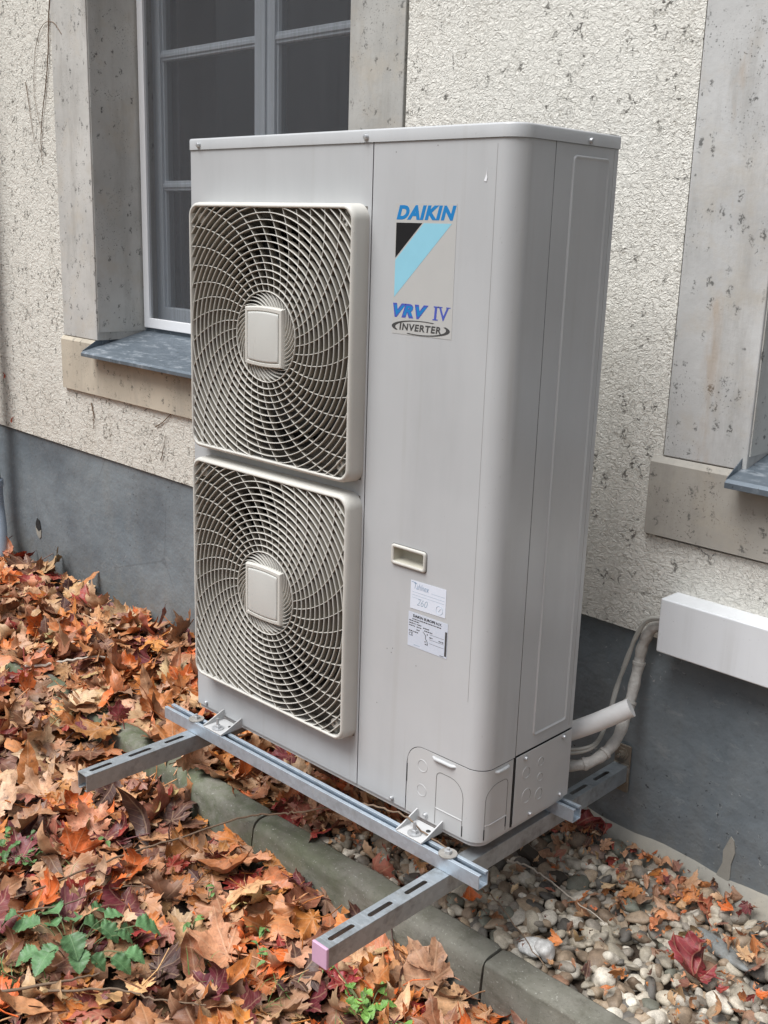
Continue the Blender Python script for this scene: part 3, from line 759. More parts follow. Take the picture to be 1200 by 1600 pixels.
# grilles
def rrect(hw, hh, r, n=8):
    return rr(0, 0, hw, hh, r, n)
def clip_ok(px, pz, hw, hh, r):
    ax, az = abs(px), abs(pz)
    if ax > hw or az > hh: return False
    if ax > hw - r and az > hh - r: return (ax - hw + r) ** 2 + (az - hh + r) ** 2 <= r * r
    return True
def make_grille(cz):
    gm = MB(); iw, ih, ir = HW - .0095, HH - .0095, .020
    nseg = 180
    for k in range(21):
        r = .0935 + .0142 * k; th = .00095; y0, y1 = -.0375, -.0255
        y0 += .004 * (r / .26) ** 2 * .0
        flags = [clip_ok(r*math.cos(2*math.pi*i/nseg), r*math.sin(2*math.pi*i/nseg), iw, ih, ir) for i in range(nseg)]
        if not any(flags): continue
        runs = []
        if all(flags): runs.append((0, nseg, True))
        else:
            st = next(i for i in range(nseg) if not flags[i]); i = st
            while i < st + nseg:
                if flags[i % nseg]:
                    j = i
                    while flags[(j+1) % nseg]: j += 1
                    runs.append((i - .9, j + .9, False)); i = j + 1
                else: i += 1
        for a0, a1, full in runs:
            cnt = max(2, int(a1 - a0)); L = []
            for q in range(cnt + (0 if full else 1)):
                t = 2*math.pi*(a0 + (a1 - a0) * q / cnt) / nseg; c_, s_ = math.cos(t), math.sin(t)
                L.append([(CX + (r+dr)*c_, y, cz + (r+dr)*s_) for dr, y in ((-th, y0+.0006), (-th*.4, y0), (th*.4, y0), (th, y0+.0006), (th, y0+.0028), (th*.8, y1), (-th*.8, y1), (-th, y0+.0028))])
            if full: L.append(L[0])
            gm.loft(L, not full, not full)
    nr = 36
    for b in range(nr):
        t0 = 2*math.pi*b/nr; L = []; r = .060
        while r < .40:
            th = t0 + 2.58 * r + (-(max(0, .0955 - r)) * 17)
            if r > .07 and not clip_ok(r*math.cos(th), r*math.sin(th), iw + .003, ih + .003, ir): break
            # tangent
            dth = 2.58 + (17 if r < .0955 else 0)
            tx, tz = math.cos(th) - r*dth*math.sin(th), math.sin(th) + r*dth*math.cos(th)
            l_ = math.hypot(tx, tz); nx, nz = -tz/l_*.0008, tx/l_*.0008
            px, pz = CX + r*math.cos(th), cz + r*math.sin(th)
            dp_ = -.0235 if r > .094 else -.018
            y0 = -.0358
            L.append([(px+nx*.6, y0, pz+nz*.6), (px+nx, y0+.001, pz+nz), (px+nx, y0+.0028, pz+nz), (px+nx, dp_, pz+nz), (px-nx, dp_, pz-nz), (px-nx, y0+.0028, pz-nz), (px-nx, y0+.001, pz-nz), (px-nx*.6, y0, pz-nz*.6)])
            r += .0035 if r < .11 else .008
        if len(L) > 2: gm.loft(L, True, True)
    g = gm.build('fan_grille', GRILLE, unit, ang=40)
    g.data.materials.append(GRILLE_SHADE)
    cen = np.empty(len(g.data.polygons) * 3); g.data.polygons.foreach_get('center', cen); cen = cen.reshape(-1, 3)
    g.data.polygons.foreach_set('material_index', ((cen[:, 1] > -.0344) & (np.hypot(cen[:, 0] - CX, cen[:, 2] - cz) > .088)).astype(np.int32))  # bar sides take the painted shade, front edges stay pale
    # frame
    fr = MB()
    def lp(inset, y, rad): return [(CX + p, y, cz + q) for p, q in rrect(HW - inset, HH - inset, rad)]
    fr.loft([lp(-.0015, -.0002, .030), lp(-.0005, -.014, .030), lp(0, -.029, .030), lp(.0012, -.0345, .029), lp(.0035, -.0380, .027), lp(.0060, -.0395, .025),
             lp(.0078, -.0395, .0235), lp(.0090, -.0385, .0225), lp(.0096, -.036, .022), lp(.0100, -.012, .022), lp(.006, -.010, .024), lp(.004, -.0002, .026)])
    fr.build('grille_frame', GRILLE, g, ang=45)
    # hub with raised badge plate
    def bul(h, bulge, n=10, rad=0):
        P = []
        for side in range(4):
            for i in range(n):
                t = -1 + 2 * i / n; x, z = (h, t * h)
                x += bulge * (1 - t * t) if side % 2 == 1 else bulge * .15 * (1 - t*t)
                a_ = side * math.pi / 2; P.append((x * math.cos(a_) - z * math.sin(a_), x * math.sin(a_) + z * math.cos(a_)))
        return P
    def hl(h, b, y): return [(CX + p, y, cz + q) for p, q in bul(h, b)]
    hb = MB(); hb.loft([hl(.062, .003, -.015), hl(.060, .003, -.034), hl(.0585, .003, -.0415), hl(.057, .003, -.043), hl(.0515, .003, -.0432), hl(.0505, .003, -.0418), hl(.050, .003, -.0410)], True, True)
    hb.build('grille_hub', GRILLE, g, ang=35)
    bp = MB(); bp.loft([hl(.0485, .003, -.0408), hl(.0485, .003, -.0428), hl(.0475, .003, -.0438), hl(.045, .003, -.0442)], True, True)
    bp.build('hub_badge', m_badge, g, ang=50)
    for sx in (-1, 1):
        for sz in (-1, 1):
            bx, bz = CX + sx * (iw - .026), cz + sz * (ih - .024)
            bs = MB(); bs.lathe((bx, -.030, bz), (0, 1, 0), [(.0035, .004), (.004, 0), (.0105, 0), (.0115, .002), (.0125, .030)], 18)
            bs.box((bx - .004 if sx > 0 else bx - .024, -.026, bz - .0035), (bx + .024 if sx > 0 else bx + .004, -.002, bz + .0035))
            bs.box((bx - .0035, -.026, bz - .004 if sz > 0 else bz - .022), (bx + .0035, -.002, bz + .022 if sz > 0 else bz + .004))
            bs.build('corner_boss', GRILLE, g)
    return g
m_badge = m_paint('badge_plastic', (.56, .56, .53), .3, .1)
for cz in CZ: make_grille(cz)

# recessed handle
def cut_hole(o, a_, b_):
    mb = MB(); mb.box(a_, b_); c = mb.build('cutter', None, smooth=False)
    md = o.modifiers.new('cut', 'BOOLEAN'); md.object = c; md.operation = 'DIFFERENCE'; md.solver = 'EXACT'
    bv = [m_ for m_ in o.modifiers if m_.type == 'BEVEL']
    for m_ in bv: m_.show_viewport = False; m_.show_render = False
    bpy.context.view_layer.update(); dg = bpy.context.evaluated_depsgraph_get()
    me = bpy.data.meshes.new_from_object(o.evaluated_get(dg)); me.name = o.name
    o.modifiers.remove(md); o.data = me; bpy.data.objects.remove(c)
    for m_ in bv: m_.show_viewport = True; m_.show_render = True
cut_hole(SP, (.691 - .0400, -.01, .549 - .0150), (.691 + .0400, .02, .549 + .0150))
hm = MB(); hx, hz = .691, .549
def hl2(hw, hh, y, r): return [(hx + p, y, hz + q) for p, q in rr(0, 0, hw, hh, r, 5)]
hm.loft([hl2(.0455, .0205, .0, .006), hl2(.0455, .0205, -.003, .006), hl2(.044, .019, -.0048, .005), hl2(.0405, .0155, -.0048, .004), hl2(.039, .014, -.003, .003)], False, False)
hm.build('recessed_handle', GRILLE, unit, ang=50)
# the pocket is a real recess drawn as a shallow tray standing just inside the rim
hp = MB(); hp.loft([hl2(.0393, .0143, -.0030, .003), hl2(.0385, .0135, .0, .003), hl2(.037, .012, .018, .003), hl2(.035, .010, .021, .003)], False, True)
hp.build('handle_pocket', m_simple('pocket_plastic', (.46, .44, .37), .6), unit)
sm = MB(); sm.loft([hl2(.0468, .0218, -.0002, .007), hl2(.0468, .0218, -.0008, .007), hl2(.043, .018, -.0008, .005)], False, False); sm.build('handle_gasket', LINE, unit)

# feet
def foot(xc, ys, sgn, w_=.034):
    """stamped mounting foot: plate with two triangular flanges"""
    f = MB(); y0, y1 = ys
    f.box((xc - w_, min(y0, y1), .0008), (xc + w_, max(y0, y1), .0035))
    for sx in (-1, 1):
        x = xc + sx * w_
        P = [(y0, .0035), (y1, .0035), (y1, .028), ((y0 * .8 + y1 * .2), .009), (y0, .006)]
        f.prism(P, lambda a_, b_: (x - .0015 - .004*sx*0, a_, b_), lambda a_, b_: (x + .0015, a_, b_))
    o = f.build('mounting_foot', PAINTW, unit, smooth=False, bevel=.0006)
    s2 = MB(); s2.lathe((xc + .014, (y0+y1)/2 + .012*sgn, .0036), (0, 0, 1), [(.005, 0), (.005, .0006)], 16); s2.build('foot_hole', SLOT, o)
    return o
for xc in (.140, .775):
    o = foot(xc, (-.064, -.002), 1)
    b = MB(); b.lathe((xc, -.047, .0036), (0, 0, 1), [(.0145, 0), (.0145, .0022), (.006, .0024)], 22); wv = b.build('washer', BOLTM, o)
    b = MB(); b.lathe((xc, -.047, .0058), (0, 0, 1), [(.0075, 0), (.0075, .006), (.0035, .0065), (.0035, .022), (.003, .0235)], 6)
    b.build('bolt', BOLTM, o)
    foot(xc, (.340, .301), -1)

# stickers and lettering
def text_part(body, name, mat, x0, x1, z0, z1, y, parent, shear=0.0, bold=0.0, spacing=1.0, depth=.0002, Mx=None):
    cu = bpy.data.curves.new(name, 'FONT'); cu.body = body; cu.shear = shear; cu.offset = bold; cu.space_character = spacing
    cu.size = 1.0; cu.extrude = .004; cu.resolution_u = 4
    o = bpy.data.objects.new(name, cu); COL.objects.link(o)
    bpy.context.view_layer.update()
    dg = bpy.context.evaluated_depsgraph_get()
    me = bpy.data.meshes.new_from_object(o.evaluated_get(dg)); bpy.data.objects.remove(o); bpy.data.curves.remove(cu)
    me.name = name
    co = np.empty(len(me.vertices) * 3); me.vertices.foreach_get('co', co); co = co.reshape(-1, 3)
    mn, mx = co.min(0), co.max(0); nn = np.empty_like(co)
    nn[:, 0] = x0 + (co[:, 0] - mn[0]) / (mx[0] - mn[0]) * (x1 - x0)
    nn[:, 2] = z0 + (co[:, 1] - mn[1]) / (mx[1] - mn[1]) * (z1 - z0)
    nn[:, 1] = y - (co[:, 2] - mn[2]) / (mx[2] - mn[2]) * depth
    me.vertices.foreach_set('co', nn.ravel()); me.update()
    me.materials.clear()
    return link(me, name, mat, parent)
def poly_part(pts, name, mat, y, parent, th=.0002):
    mb = MB(); mb.loft([[(a_, y, b_) for a_, b_ in pts], [(a_, y - th, b_) for a_, b_ in pts]], True, True)
    return mb.build(name, mat, parent, smooth=False)
st = poly_part([(.6255, .978), (.773, .978), (.773, 1.214), (.6255, 1.214)], 'logo_sticker', STICK, -.0002, unit, .00025)
ys = -.00046
text_part('DAIKIN', 'lettering', BLUE, .6285, .7715, 1.185, 1.2105, ys, st, .26, .055, 1.12)
poly_part([(.6285, 1.1795), (.6925, 1.1795), (.6285, 1.1165)], 'emblem_triangle', BLACK, ys, st)
poly_part([(.6965, 1.1795), (.7625, 1.1795), (.6285, 1.0450), (.6285, 1.1125)], 'emblem_band', LBLUE, ys, st)
text_part('VRV', 'lettering', VIOL, .6265, .7155, 1.0085, 1.0345, ys, st, .28, .075, 1.15)
text_part('VRV', 'lettering', BLUE, .6305, .7120, 1.0125, 1.0310, ys - .00012, st, .28, .03, 1.2, .00012)
text_part('I', 'lettering', VIOL, .7295, .7365, 1.0095, 1.0345, ys, st, .05, .012)
for xx in (.7262, ):
    poly_part([(xx, 1.0095), (xx + .0125, 1.0095), (xx + .0125, 1.0115), (xx, 1.0115)], 'serif', VIOL, ys - .0001, st)
    poly_part([(xx + .002, 1.0325), (xx + .0145, 1.0325), (xx + .0145, 1.0345), (xx + .002, 1.0345)], 'serif', VIOL, ys - .0001, st)
text_part('V', 'lettering', VIOL, .7405, .7650, 1.0095, 1.0345, ys, st, .05, .012)
poly_part([(.7385, 1.0328), (.7490, 1.0328), (.7490, 1.0345), (.7385, 1.0345)], 'serif', VIOL, ys - .0001, st)
poly_part([(.7580, 1.0328), (.7680, 1.0328), (.7680, 1.0345), (.7580, 1.0345)], 'serif', VIOL, ys - .0001, st)
text_part('INVERTER', 'lettering', GREY, .6445, .7480, .9855, .9985, ys, st, .12, .035, 1.15)
def crescent(sgn):
    cx, cz_, P, Q = .697, .9920, [], []
    for i in range(25):
        t = R(62 + i / 24 * 150)
        P.append((cx + sgn * .0720 * math.cos(t), cz_ + sgn * .0135 * math.sin(t)))
        Q.append((cx + sgn * (.0655 * math.cos(t) - .0005) + sgn*.004*math.sin(i/24*math.pi)*1.3, cz_ + sgn * (.0118 * math.sin(t) )))
    return P + Q[::-1]
for sg in (1, -1): poly_part(crescent(sg), 'swoosh', GREY, ys, st)
pp = poly_part([(.6985, .4485), (.7895, .4510), (.7895, .5080), (.6985, .5065)], 'paper_label', PAPER, -.0002, unit, .0003)
yl = -.00052
def line(x0, x1, z, w_, mat, parent, dz=0.0, name='print'):
    return poly_part([(x0, z), (x1, z + dz), (x1, z + w_ + dz), (x0, z + w_)], name, mat, yl, parent, .00012)
def squiggle(x0, x1, z, amp, parent, mat, n=26, seed=0, wd=.0006):
    rd = random.Random(seed); P = [(x0 + (x1-x0)*i/n, yl - .0001, z + amp * math.sin(i*1.9) * rd.uniform(.4, 1)) for i in range(n+1)]
    mb = MB(); mb.tube(P, wd, 4); mb.build('handwriting', mat, parent)
INK = flat('pen_ink', (.16, .26, .38))
text_part('Tahlnex', 'handwriting', INK, .7080, .7460, .4905, .5025, yl, pp, .3, -.012)
line(.752, .786, .4905, .0006, FAINT, pp); line(.703, .786, .4835, .0006, FAINT, pp); line(.703, .786, .4775, .0006, FAINT, pp); line(.703, .730, .4720, .0006, FAINT, pp)
line(.7005, .712, .5030, .0010, INK, pp)
text_part('260', 'handwriting', FAINT, .716, .744, .4585, .4725, yl, pp, .3, -.012)
mb = MB(); mb.tube([(.7745 + .0085*math.cos(i/20*6.283), yl - .0001, .4630 + .0085*math.sin(i/20*6.283)) for i in range(21)], .0004, 4); mb.tube([(.7715, yl, .459), (.7745, yl, .463), (.778, yl, .467)], .0004, 4)
mb.build('round_stamp', FAINT, pp)
rp = poly_part([(.6955, .3700), (.7975, .3700), (.7975, .4410), (.6955, .4410)], 'rating_plate', PLATE, -.0002, unit, .0003)
text_part('DAIKIN EUROPE N.V.', 'print', BLACK, .7080, .7820, .4320, .4375, yl, rp, 0, .03)
poly_part([(.7915, .374), (.7965, .374), (.7965, .424), (.7915, .424)], 'print_bar', GREY, yl, rp)
rd = random.Random(4)
for k, (x0, x1, z) in enumerate([(.706, .782, .4270), (.698, .724, .4225), (.698, .715, .4175), (.698, .714, .4125), (.718, .730, .4175), (.718, .730, .4125), (.735, .752, .4150), (.738, .760, .4100), (.698, .722, .4010), (.718, .726, .4065), (.745, .750, .4040), (.752, .760, .4000), (.776, .788, .3990), (.740, .744, .3880), (.741, .747, .3830)]):
    x = x0
    while x < x1 - .001:
        l_ = rd.uniform(.002, .005); poly = min(x + l_, x1); line(x, poly, z, .0022, GREY, rp); x = poly + .0012
for z in (.4070, .3965, .3885): line(.752, .789, z, .0005, GREY, rp)
text_part('CE', 'print', BLACK, .6985, .7085, .3920, .3990, yl, rp, 0, .0)
mb = MB(); mb.tube(smoothpts([(.735, yl, .408), (.742, yl, .402), (.742, yl, .396), (.746, yl, .391), (.748, yl, .384)], 4), .0008, 4); mb.build('print', GREY, rp)
line(.712, .728, .3745, .0012, FAINT, rp); line(.780, .790, .3715, .0012, GREY, rp)
# dent and chips in the paint
mb = MB(); mb.add([(.8300, -.0009, 1.252), (.8350, -.0009, 1.250), (.8365, -.0006, 1.256), (.8350, -.0006, 1.262), (.8355, -.0002, 1.275), (.8335, -.0002, 1.262)], [(0, 1, 2, 3, 4, 5)])
mb.build('paint_chip', WHITE, unit, smooth=False)
for (x, z) in ((.622, 1.303), (.722, 1.312), (.640, .345), (.652, .340), (.720, .332), (.616, .218), (.655, .35)):
    mb = MB(); mb.lathe((x, -.0001, z), FY, [(.0012, 0), (.0009, .0003)], 7); mb.build('paint_chip', LINE, unit)

# ------------------------------------------------------------------ support frame
fr = thing('support_frame', (.45, .1, -.07), 'galvanised steel channel frame bolted to the plinth carrying the outdoor unit', 'support frame')
def c_profile(w_, h, t, lip):
    """closed outline of a C channel open at the top (+h side), centred on 0 in width"""
    a_ = w_ / 2
    return [(-a_, 0), (a_, 0), (a_, h), (a_ - lip, h), (a_ - lip, h - .006), (a_ - lip + t*.6, h - .006), (a_ - lip + t*.6, h - t), (a_ - t, h - t), (a_ - t, t), (-a_ + t, t), (-a_ + t, h - t), (-a_ + lip - t*.6, h - t), (-a_ + lip - t*.6, h - .006), (-a_ + lip, h - .006), (-a_ + lip, h), (-a_, h)]
def rail(yc, x0, x1):
    mb = MB(); P = c_profile(.029, .0302, .0019, .0085)
    mb.prism(P, lambda p, q: (x0, yc + p, -.0305 + q), lambda p, q: (x1, yc + p, -.0305 + q))
    return mb.build('rail', GALV, fr, smooth=False, bevel=.0007)
r1 = rail(-.050, -.052, .955); r2 = rail(.283, -.045, .940)
def arm(xc, ya, yb, slots, cap, mat):
    w_, h, t = .036, .040, .0024; zt = -.0312; zb = zt - h
    mb = MB()
    for sx in (-1, 1):
        xo = xc + sx * w_/2
        P = [(xo, zb), (xo, zt - .0001), (xo - sx*t, zt - .0001), (xo - sx*t, zb + t), (xo - sx*.009, zb + t), (xo - sx*.009, zb)]
        mb.prism(P, lambda p, q: (p, ya, q), lambda p, q: (p, yb, q))
    # top web with real slots
    y = ya; hw = w_/2
    def strip(y0, y1): mb.box((xc - hw + .0001, y0, zt - t), (xc + hw - .0001, y1, zt))
    for (s0, s1) in slots:
        strip(y, s0 - .006)
        rw = .0050
        for sg, e_, yc in ((1, s1 + .006, s1 - rw), (-1, s0 - .006, s0 + rw)):
            P = [(-hw + .0001, e_), (hw - .0001, e_), (hw - .0001, yc), (rw, yc)] + [(rw * math.cos(R(q*15)), yc + sg * rw * math.sin(R(q*15))) for q in range(1, 12)] + [(-rw, yc), (-hw + .0001, yc)]
            mb.prism(P, lambda p, q: (xc + p, q, zt - t), lambda p, q: (xc + p, q, zt))
        for sx in (-1, 1):
            xa_, xb_ = sorted((xc + sx * rw, xc + sx * (hw - .0001)))
            mb.box((xa_, s0 + rw, zt - t), (xb_, s1 - rw, zt))
        y = s1 + .006
    strip(y, yb)
    o = mb.build('arm', mat, fr, smooth=False, bevel=.0006)
    if cap:
        c = MB(); c.box((xc - w_/2 - .001, ya - .0035, zb - .001), (xc + w_/2 + .001, ya + .003, zt + .0008)); c.build('end_cap', PINK, o, bevel=.002)
    # rusty plate fixing the arm to the wall
    wy = .614 - .0355 * xc + .008
    pb = MB(); pb.box((xc - .021, wy - .012, zb - .030), (xc + .021, wy - .006, zt + .048)); pb.box((xc - w_/2 - .003, wy - .016, zb - .003), (xc + w_/2 + .003, wy - .0115, zt + .002))
    p = pb.build('wall_plate', RUSTP, o, bevel=.002)
    bb = MB(); bb.lathe((xc, wy - .012, zt + .026), (0, -1, 0), [(.016, 0), (.016, .003), (.0095, .0035), (.0095, .011), (.004, .012), (.004, .022)], 6); bb.build('anchor_bolt', RUSTP, p)
    return o
wy_ = .60
arR = arm(.866, -.385, .586, [(-.366, -.304), (-.268, -.206), (-.170, -.110), (.368, .432), (.462, .522)], True, GALVD)
arL = arm(.060, -.365, .612, [(-.345, -.287), (-.243, -.181), (-.143, -.088), (.35, .41)], False, GALVD)
for (x, y) in ((.866, -.050), (.060, -.050), (.866, .283), (.060, .283)):
    b = MB(); b.lathe((x, y, -.0001), (0, 0, 1), [(.0185, 0), (.0190, .0012), (.0185, .0026), (.006, .0028)], 28); wv = b.build('washer', WASH, fr, ang=50)
    b = MB(); b.lathe((x, y, .0026), (0, 0, 1), [(.0078, 0), (.0078, .0062), (.0035, .0066), (.0035, .011)], 6); b.build('bolt', BOLTM, wv, ang=50)

# ------------------------------------------------------------------ pipes beside the unit
a = MB(); P = [(.72, .345, .030), (.868, .355, .118), (.960, .430, .186)]
a.tube(smoothpts([(.70, .30, .06), (.80, .345, .088), (.885, .385, .136), (.960, .430, .190)], 6), .0205, 24)
o = a.build('white_pipe', STUB, ang=60); tag(o, 'straight white pipe stub with an open round end poking out behind the unit', 'pipe')
lg = thing('insulated_pipe', (.90, .5, .05), 'off white lagged refrigerant pipe bending up the plinth into the white duct', 'pipe')
LP = smoothpts([(.70, .33, .02), (.80, .345, .030), (.868, .360, .042), (.905, .400, .058), (.918, .455, .092), (.910, .508, .150), (.903, .545, .225), (.906, .553, .285), (.930, .556, .335), (.985, .560, .355)], 8)
a = MB(); a.tube(LP, [.0125 + .0010 * math.sin(i * 1.3) for i in range(len(LP))], 20); a.build('lagging', LAG, lg, ang=60)
for k in (20, 27, 41, 50):
    p0, p1 = LP[k], LP[k+1]; ax = (p1 - p0).normalized()
    a = MB(); a.lathe(p0, ax, [(.0135, -.004), (.0148, -.0035), (.0148, .0035), (.0135, .004)], 18); a.build('tape_band', LAG, lg)
for q, (off, lab) in enumerate((((-.010, -.016, .010), 'thin grey cable running up the plinth in front of the lagged pipe'), ((-.004, -.020, .002), 'second thin grey cable, twisted round the first one by the lagged pipe'))):
    CP = smoothpts([(.74, .32, .085 - .006*q), (.84, .325, .078 + .008*q), (.893, .388, .082 + .006*q), (.885, .46, .112), (.872 + .004*q, .510, .178), (.886 - .004*q, .526, .250), (.898 + .003*q, .533, .310), (.925, .536, .356 - .004*q), (.985, .545, .368)], 8)
    a = MB(); a.tube(CP, .0046 - .0008*q, 10); o = a.build('cable', CABLE, ang=60); tag(o, lab, 'cable')

# ------------------------------------------------------------------ kerbstones
KX = [-3.2, -2.4, -1.55, -.68, .160, .897, 1.70, 2.6]
klab = ['mossy kerbstone farthest left, mostly under leaves', 'kerbstone second from the left, buried in leaves', 'mossy kerbstone showing in patches between red leaves', 'green mossy kerbstone under the left support arm', 'grey rounded kerbstone under the middle of the front rail', 'sharper edged kerbstone beside the pebbles at lower right', 'kerbstone beyond the right edge, beside the pebbles']
for i in range(7):
    x0, x1 = KX[i] + .0025, KX[i+1] - .0025; L = []
    rd = random.Random(20 + i); dz = rd.uniform(-.004, .004); ro = .026 if i < 5 else .008
    kn = 60
    for k in range(kn + 1):
        x = x0 + (x1 - x0) * k / kn; y = kerb_y(x) - .002 + .0016 * math.sin(x * 31 + i) + rd.uniform(-.0006, .0006); zt = -.272 + dz + .0015 * math.sin(x * 23 + 2 * i) + rd.uniform(-.0006, .0006); ro_ = ro * (1 + .12 * math.sin(x * 57 + i) + rd.uniform(-.06, .06)); e = .003 if k in (0, kn) else 0
        hw = .036 - e; P = [(y - hw - .012, -.50), (y - hw - .004, zt - .06), (y - hw, zt - ro_ - e)]
        for t in (20, 45, 70, 90): P.append((y - hw + ro_ - ro_ * math.cos(R(t)), zt - ro_ + ro_ * math.sin(R(t)) - e))
        P += [(y + hw - .008, zt - e), (y + hw - .002, zt - .003 - e), (y + hw, zt - .010), (y + hw, -.50)]
        L.append([(x, p, q) for p, q in P])
    a = MB(); a.loft(L, True, True); o = a.build('kerbstone', KERB, ang=50); tag(o, klab[i], 'kerbstone', 'kerbstones in a row along the planting bed')

# ------------------------------------------------------------------ leaf litter
def lobed(lobes, sinus):
    """returns verts (N,2), tris, uv per corner"""
    V = []; F = []; UV = []
    def add(p): V.append(p); return len(V) - 1
    n = len(lobes)
    for i, (ang, L) in enumerate(lobes):
        d = np.array([math.cos(ang), math.sin(ang)]); e = np.array([-d[1], d[0]])
        for s in (-1, 1):
            j = i + (1 if s > 0 else 0)
            sa, sr = sinus[j]; S = np.array([math.cos(sa), math.sin(sa)]) * sr
            wv_ = .24 * L + .03
            loc = [np.zeros(2), S, .60*L*d + s*wv_*e, .66*L*d + s*wv_*.56*e, .82*L*d + s*wv_*.50*e, .85*L*d + s*wv_*.24*e, L*d, .40*L*d, .63*L*d, .84*L*d]
            idx = [add(p) for p in loc]
            tr = [(0, 1, 7), (1, 2, 7), (7, 2, 8), (2, 3, 8), (8, 3, 9), (3, 4, 9), (4, 5, 9), (5, 6, 9)]
            for t in tr:
                t = t if s < 0 else t[::-1]
                F.append([idx[q] for q in t]); UV.append([(loc[q] @ d, abs(loc[q] @ e)) for q in t])
    return np.array(V), F, UV
def maple(rd):
    a0 = math.pi / 2; base = [(-2.35, .32), (-1.52, .60), (-.76, .92), (0, 1.0), (.76, .92), (1.52, .60), (2.35, .32)]
    lob = [(a0 + a_ + rd.uniform(-.06, .06), L * rd.uniform(.88, 1.08)) for a_, L in base]
    sin_ = [(a0 - 2.85, .10)] + [(a0 + (base[i][0] + base[i+1][0]) / 2, r_ * rd.uniform(.85, 1.1)) for i, r_ in enumerate((.27, .36, .44, .44, .36, .27))] + [(a0 + 2.85, .10)]
    return lobed(lob, sin_)
def oval(rd, wid=.42, n=9, teeth=0.0):
    V = []; F = []; UV = []
    for i in range(n + 1):
        t = i / n; wv_ = wid * math.sin(math.pi * t ** .75) ** .8 * .5 if 0 < t < 1 else 0
        if teeth and i % 2: wv_ *= 1 - teeth
        V += [(-wv_, t), (0, t), (wv_, t)]
    V = np.array(V)
    for i in range(n):
        a_, b_ = 3*i, 3*i + 3
        for q in ((a_, a_+1, b_+1), (a_, b_+1, b_), (a_+1, a_+2, b_+2), (a_+1, b_+2, b_+1)):
            F.append(list(q)); UV.append([(V[k][1], abs(V[k][0])) for k in q])
    return V, F, UV
def subdiv(V, F, UV):
    V = [tuple(v) for v in V]; key = {}; out = []; uvo = []
    rv = {}
    for i, v in enumerate(V): rv.setdefault((round(v[0], 6), round(v[1], 6)), i)
    def mid(a_, b_):
        m_ = ((V[a_][0]+V[b_][0])/2, (V[a_][1]+V[b_][1])/2); k = (round(m_[0], 6), round(m_[1], 6))
        if k not in rv: rv[k] = len(V); V.append(m_)
        return rv[k]
    for f, u in zip(F, UV):
        f = [rv[(round(V[q][0], 6), round(V[q][1], 6))] for q in f]
        a_, b_, c_ = f; ab, bc, ca = mid(a_, b_), mid(b_, c_), mid(c_, a_)
        ua, ub, uc = u; mu = lambda p, q: ((p[0]+q[0])/2, (p[1]+q[1])/2)
        uab, ubc, uca = mu(ua, ub), mu(ub, uc), mu(uc, ua)
        out += [[a_, ab, ca], [ab, b_, bc], [ca, bc, c_], [ab, bc, ca]]
        uvo += [[ua, uab, uca], [uab, ub, ubc], [uca, ubc, uc], [uab, ubc, uca]]
    return np.array(V), out, uvo
def template(rd, kind='maple', sub=1, curl=None, crumple=1.0):
    V, F, UV = maple(rd) if kind == 'maple' else oval(rd, rd.uniform(.45, .65), 8, .12)
    if sub == 0:   # weld
        V2, F2, UV2 = V, F, UV
    for _ in range(sub): V, F, UV = subdiv(V, F, UV)
    # distance from nearest main vein per vertex
    vv = np.ones(len(V)) * .3
    for f, u in zip(F, UV):
        for q, w_ in zip(f, u): vv[q] = min(vv[q], w_[1])
    x, y = V[:, 0].copy(), V[:, 1].copy()
    if kind != 'maple': y = y * 1.4 - .2
    r = np.hypot(x, y); th = np.arctan2(y, x)
    p1, p2, p3, p4 = [rd.uniform(0, 6.28) for _ in range(4)]
    c = crumple
    z = rd.uniform(-.15, .45) * r**2 * c + rd.choice((-1, 1)) * rd.uniform(.1, .6) * vv * c
    z += .07 * c * np.sin(5*x + p1) * np.cos(4.3*y + p2) + .045 * c * np.sin(11*x + p3 + 3*y) * r + .03*c*np.sin(17*y + p4)*r
    z += .55 * c * np.maximum(0, r - .45)**1.6 * np.sin(2*th + p2)*rd.uniform(.3, 1.5) + .3*c*np.maximum(0, r - .5)*np.sin(3*th + p3)
    k = curl if curl is not None else (rd.uniform(.1, 1.0) if rd.random() < .7 else rd.uniform(1.2, 2.6)); a_ = rd.uniform(0, 3.14); ca, sa = math.cos(a_), math.sin(a_)
    t = x*ca + y*sa; q = -x*sa + y*ca
    t2 = np.sin(k*t)/k - z*np.sin(k*t); z2 = (1 - np.cos(k*t))/k + z*np.cos(k*t)
    k2 = rd.uniform(.05, .8)*c; q2 = np.sin(k2*q)/k2; z3 = z2 + (1 - np.cos(k2*q))/k2 * rd.choice((-1, 1))
    P = np.stack([t2*ca - q2*sa, t2*sa + q2*ca, z3], 1)
    return P, np.array(F), np.array(UV)
def stem(P, F, UV, rd, l_=.9):
    """adds a petiole as a thin three sided strip"""
    b = len(P); pts = [np.array([0, 0, 0.]), np.array([rd.uniform(-.1, .1), -l_*.5, rd.uniform(0, .15)]), np.array([rd.uniform(-.25, .25), -l_, rd.uniform(-.05, .35)])]
    V = []; w_ = .017
    for p in pts: V += [p + (-w_, 0, 0), p + (w_, 0, 0), p + (0, 0, w_*1.6)]
    f = []
    for k in range(2):
        for i in range(3):
            j = (i+1) % 3; a_, b_, c_, d_ = b+3*k+i, b+3*k+j, b+3*k+3+j, b+3*k+3+i; f += [(a_, b_, c_), (a_, c_, d_)]
    uv = np.tile(np.array([[[.0, .2]]*3]), (len(f), 1, 1))
    return np.vstack([P, np.array(V)]), np.vstack([F, np.array(f)]), np.concatenate([UV, uv])

